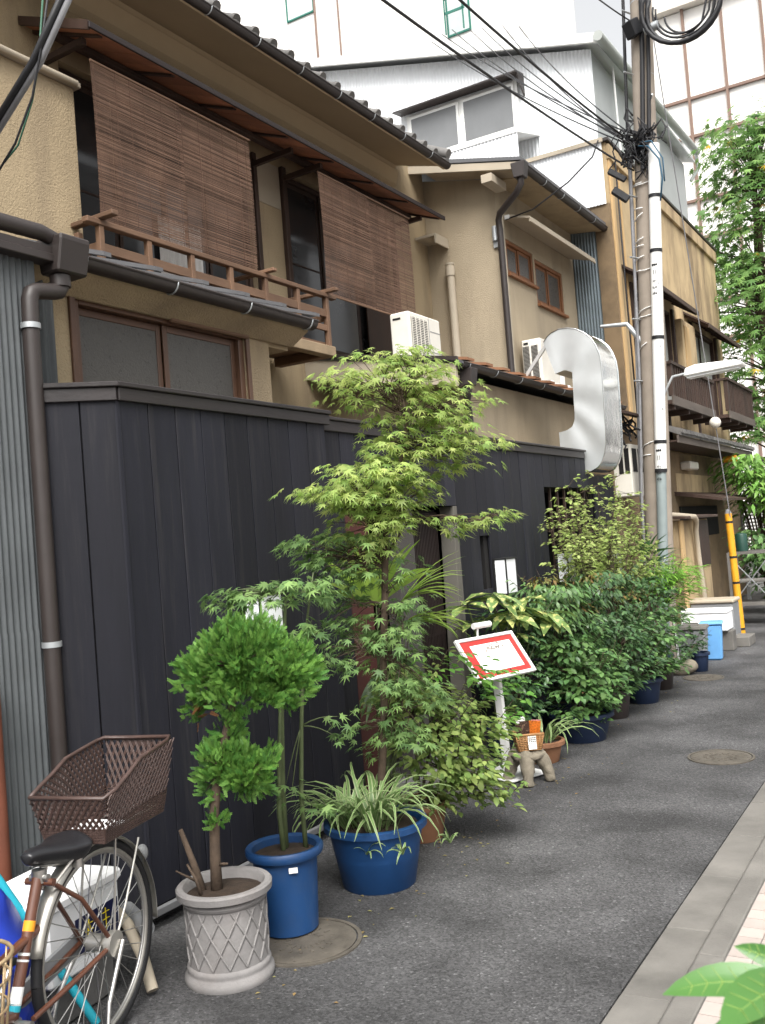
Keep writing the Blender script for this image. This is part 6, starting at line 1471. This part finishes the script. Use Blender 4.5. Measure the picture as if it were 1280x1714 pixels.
# wicker basket
bs = part('rear_basket', MB().tube([bp(*q) for q in ((.115,-.142,.515),(.115,.142,.515),(.06,.152,.53),(-.02,.150,.560),(-.10,.150,.595),(-.28,.150,.615),(-.325,.138,.62),(-.325,-.138,.62),(-.28,-.150,.615),(-.10,-.150,.595),(-.02,-.150,.560),(.06,-.152,.53),(.115,-.142,.515))], .0075, 8), m_bask, t, 180)
def rimz(a): 
    pts_ = [(.115,.515),(.06,.53),(-.02,.56),(-.10,.595),(-.28,.615),(-.335,.62)]
    for (x0,z0),(x1,z1) in zip(pts_, pts_[1:]):
        if x1 <= a <= x0: return z0+(z1-z0)*(a-x0)/(x1-x0)
    return .515 if a > .1 else .62
wv = MB(); zb = .36
def side(a, w, h): 
    # w: which wall; h 0..1 from the floor up, walls splay outwards
    return None
def wall_pt(wall, s_, h):
    if wall in (0, 1):
        sg = 1 if wall == 0 else -1; a0, a1 = .085+.03*h, -.285-.05*h; a = a0+(a1-a0)*s_; return bp(a, sg*(.115+.037*h), zb+(rimz(max(-.335,min(.115,a)))-zb)*h)
    if wall == 2: return bp(.085+.03*h, -.115-.027*h+(.23+.054*h)*s_, zb+(.515-zb)*h)
    return bp(-.285-.05*h, -.115-.027*h+(.23+.054*h)*s_, zb+(.62-zb)*h)
for wall in range(4):
    n_ = 17 if wall < 2 else 11; rows = 5
    for i in range(-9, n_+9):
        for sg in (-1, 1):
            for off in (0, .22):
                pts_ = []
                for k in range(11):
                    h = .30+.68*k/10; s_ = (i+off)/n_ + sg*(h-.3)*.42
                    if 0 <= s_ <= 1: pts_.append(wall_pt(wall, s_, h) + (Nn if wall == 0 else -Nn if wall == 1 else D if wall == 2 else -D)*(.002*sg))
                if len(pts_) > 1: wv.tube(pts_, .0031, 4, False)
    for j in range(9):
        h = .02+.285*j/8; wv.tube([wall_pt(wall, k/8, h) for k in range(9)], .0026, 4, False)
    m2 = 26 if wall < 2 else 16
    for i in range(m2+1): wv.tube([wall_pt(wall, i/m2, 0), wall_pt(wall, i/m2, .31)], .0022, 4, False)
for i in range(16): a = .085-.37*i/15; wv.tube([bp(a,-.115,zb), bp(a,.115,zb)], .0025, 4, False)
for i in range(11): b = -.115+.023*i; wv.tube([bp(.085,b,zb), bp(-.285,b,zb)], .0025, 4, False)
part('weave', wv, m_bask, bs, 180, kind='stuff')
part('handle_plate', MB().add([wall_pt(3,.30,.97),wall_pt(3,.70,.97),wall_pt(3,.70,.90),wall_pt(3,.30,.90)], [(0,1,2,3)]).add([wall_pt(3,.30,.90),wall_pt(3,.36,.90),wall_pt(3,.36,.80),wall_pt(3,.30,.80)], [(0,1,2,3)]).add([wall_pt(3,.64,.90),wall_pt(3,.70,.90),wall_pt(3,.70,.80),wall_pt(3,.64,.80)], [(0,1,2,3)]), m_bask, bs)
solo('white_cloth', MB().obox(bp(-.03,-.01,.372), (.15,.17,.014), Matrix.Rotation(R(14),3,'Z')), m_foam, 'folded white cloth lying in the bicycle basket', 'cloth', bev=.005)
# --- clutter around the bicycle
t = thing('wire_basket', 'rusty wire front basket of a second bicycle cut off at the left edge', 'basket', (-2.42,1.62,.2))
wm = MB(); cx, cy = -2.42, 1.62
for i in range(18):
    a = 2*math.pi*i/18; wm.tube([(cx+.10*math.cos(a), cy+.10*math.sin(a), .26), (cx+.115*math.cos(a), cy+.115*math.sin(a), .40), (cx+.135*math.cos(a), cy+.135*math.sin(a), .56)], .003, 5)
for z, r_ in ((.26,.10),(.33,.108),(.42,.118),(.5,.127),(.56,.135)):
    wm.tube([(cx+r_*math.cos(2*math.pi*k/24), cy+r_*math.sin(2*math.pi*k/24), z) for k in range(25)], .004 if z < .55 else .006, 5)
for i in range(7): wm.tube([(cx-.1+.033*i,cy-.09,.26),(cx-.1+.033*i,cy+.09,.26)], .003, 5)
part('wires', wm, mat('rusty_wire', (.42,.31,.18), .5, .3, 20, metal=.5), t, 180, kind='stuff')
part('bracket', MB().tube([(cx,cy,.26),(cx-.02,cy+.02,.0)], .012, 8), m_rust, t, 60)
t = thing('fish_box', 'white foam box with a navy label behind the bicycle wheel', 'box', (-2.95,2.45,.0))
rb = Matrix.Rotation(R(10),3,'Z')
part('body', MB().obox((-2.98,2.36,.285), (.34,.40,.25), rb), m_foam, t, bev=.012)
part('lid', MB().obox((-2.98,2.36,.432), (.36,.42,.042), rb), m_foam, t, bev=.01)
lbp = V((-2.98,2.36,.285)) + rb @ V((.1715,.06,-.0)); 
pl = part('navy_label', MB().obox(lbp, (.002,.24,.13), rb), mat('navy_print', (.012,.015,.06), .4, .05), t)
yk = MB()
def ych(strokes, oy):
    for (y0,z0,y1,z1) in strokes: yk.beam(lbp + rb @ V((.0018,oy+y0,z0)), lbp + rb @ V((.0018,oy+y1,z1)), .0012, .009, (1,0,0))
ych([(-.02,.03,.02,.03),(0,.045,-.015,-.03),(0,.03,.02,-.03),(-.022,.005,.022,.005)], -.05)
ych([(-.02,.035,.02,.035),(-.02,.01,.02,.01),(-.02,-.02,.02,-.02),(0,.05,0,-.03)], .045)
part('yellow_writing', yk, mat('yellow_print', (.75,.60,.03), .5, .05), pl)
part('support_block', MB().obox((-2.98,2.36,.08), (.3,.34,.158), rb), m_concd, t, bev=.01)
solo('teal_pole', MB().tube([(-3.12,1.95,1.0),(-2.92,2.12,.55),(-2.70,2.31,.02)], .016, 10), m_teal, 'teal taped pole leaning behind the bicycle saddle', 'pole', smooth=60)
bgm = MB(); rs = random.Random(8)
for (c, r_) in (((-2.80,1.98,.30),(.12,.12,.30)),((-2.70,1.90,.2),(.12,.1,.2))):
    b0 = MB().ball(c, r_, 18, 12); b0.v = [(p[0]+.02*math.sin(p[2]*31+p[1]*20), p[1]+.02*math.sin(p[2]*27+p[0]*24), max(0,p[2]+.012*math.sin(p[0]*40))) for p in b0.v]; bgm.add(b0.v, b0.f)
solo('blue_sheet', bgm, m_bag, 'crumpled blue plastic sheet behind the bicycle seat tube', 'plastic sheet', smooth=180)
solo('hose_end', MB().tube([(-2.96,2.62,.30),(-2.85,2.62,.22),(-2.76,2.60,.12),(-2.69,2.57,.02)], .022, 12), m_trim, 'cream ribbed hose end lying on the ground behind the bicycle wheel', 'hose', smooth=60)
solo('grey_pipe', MB().tube([(-3.02,2.78,.20),(-2.75,2.62,.22)], .03, 12), m_gbin, 'short grey pipe lying behind the bicycle hub', 'pipe', smooth=60)
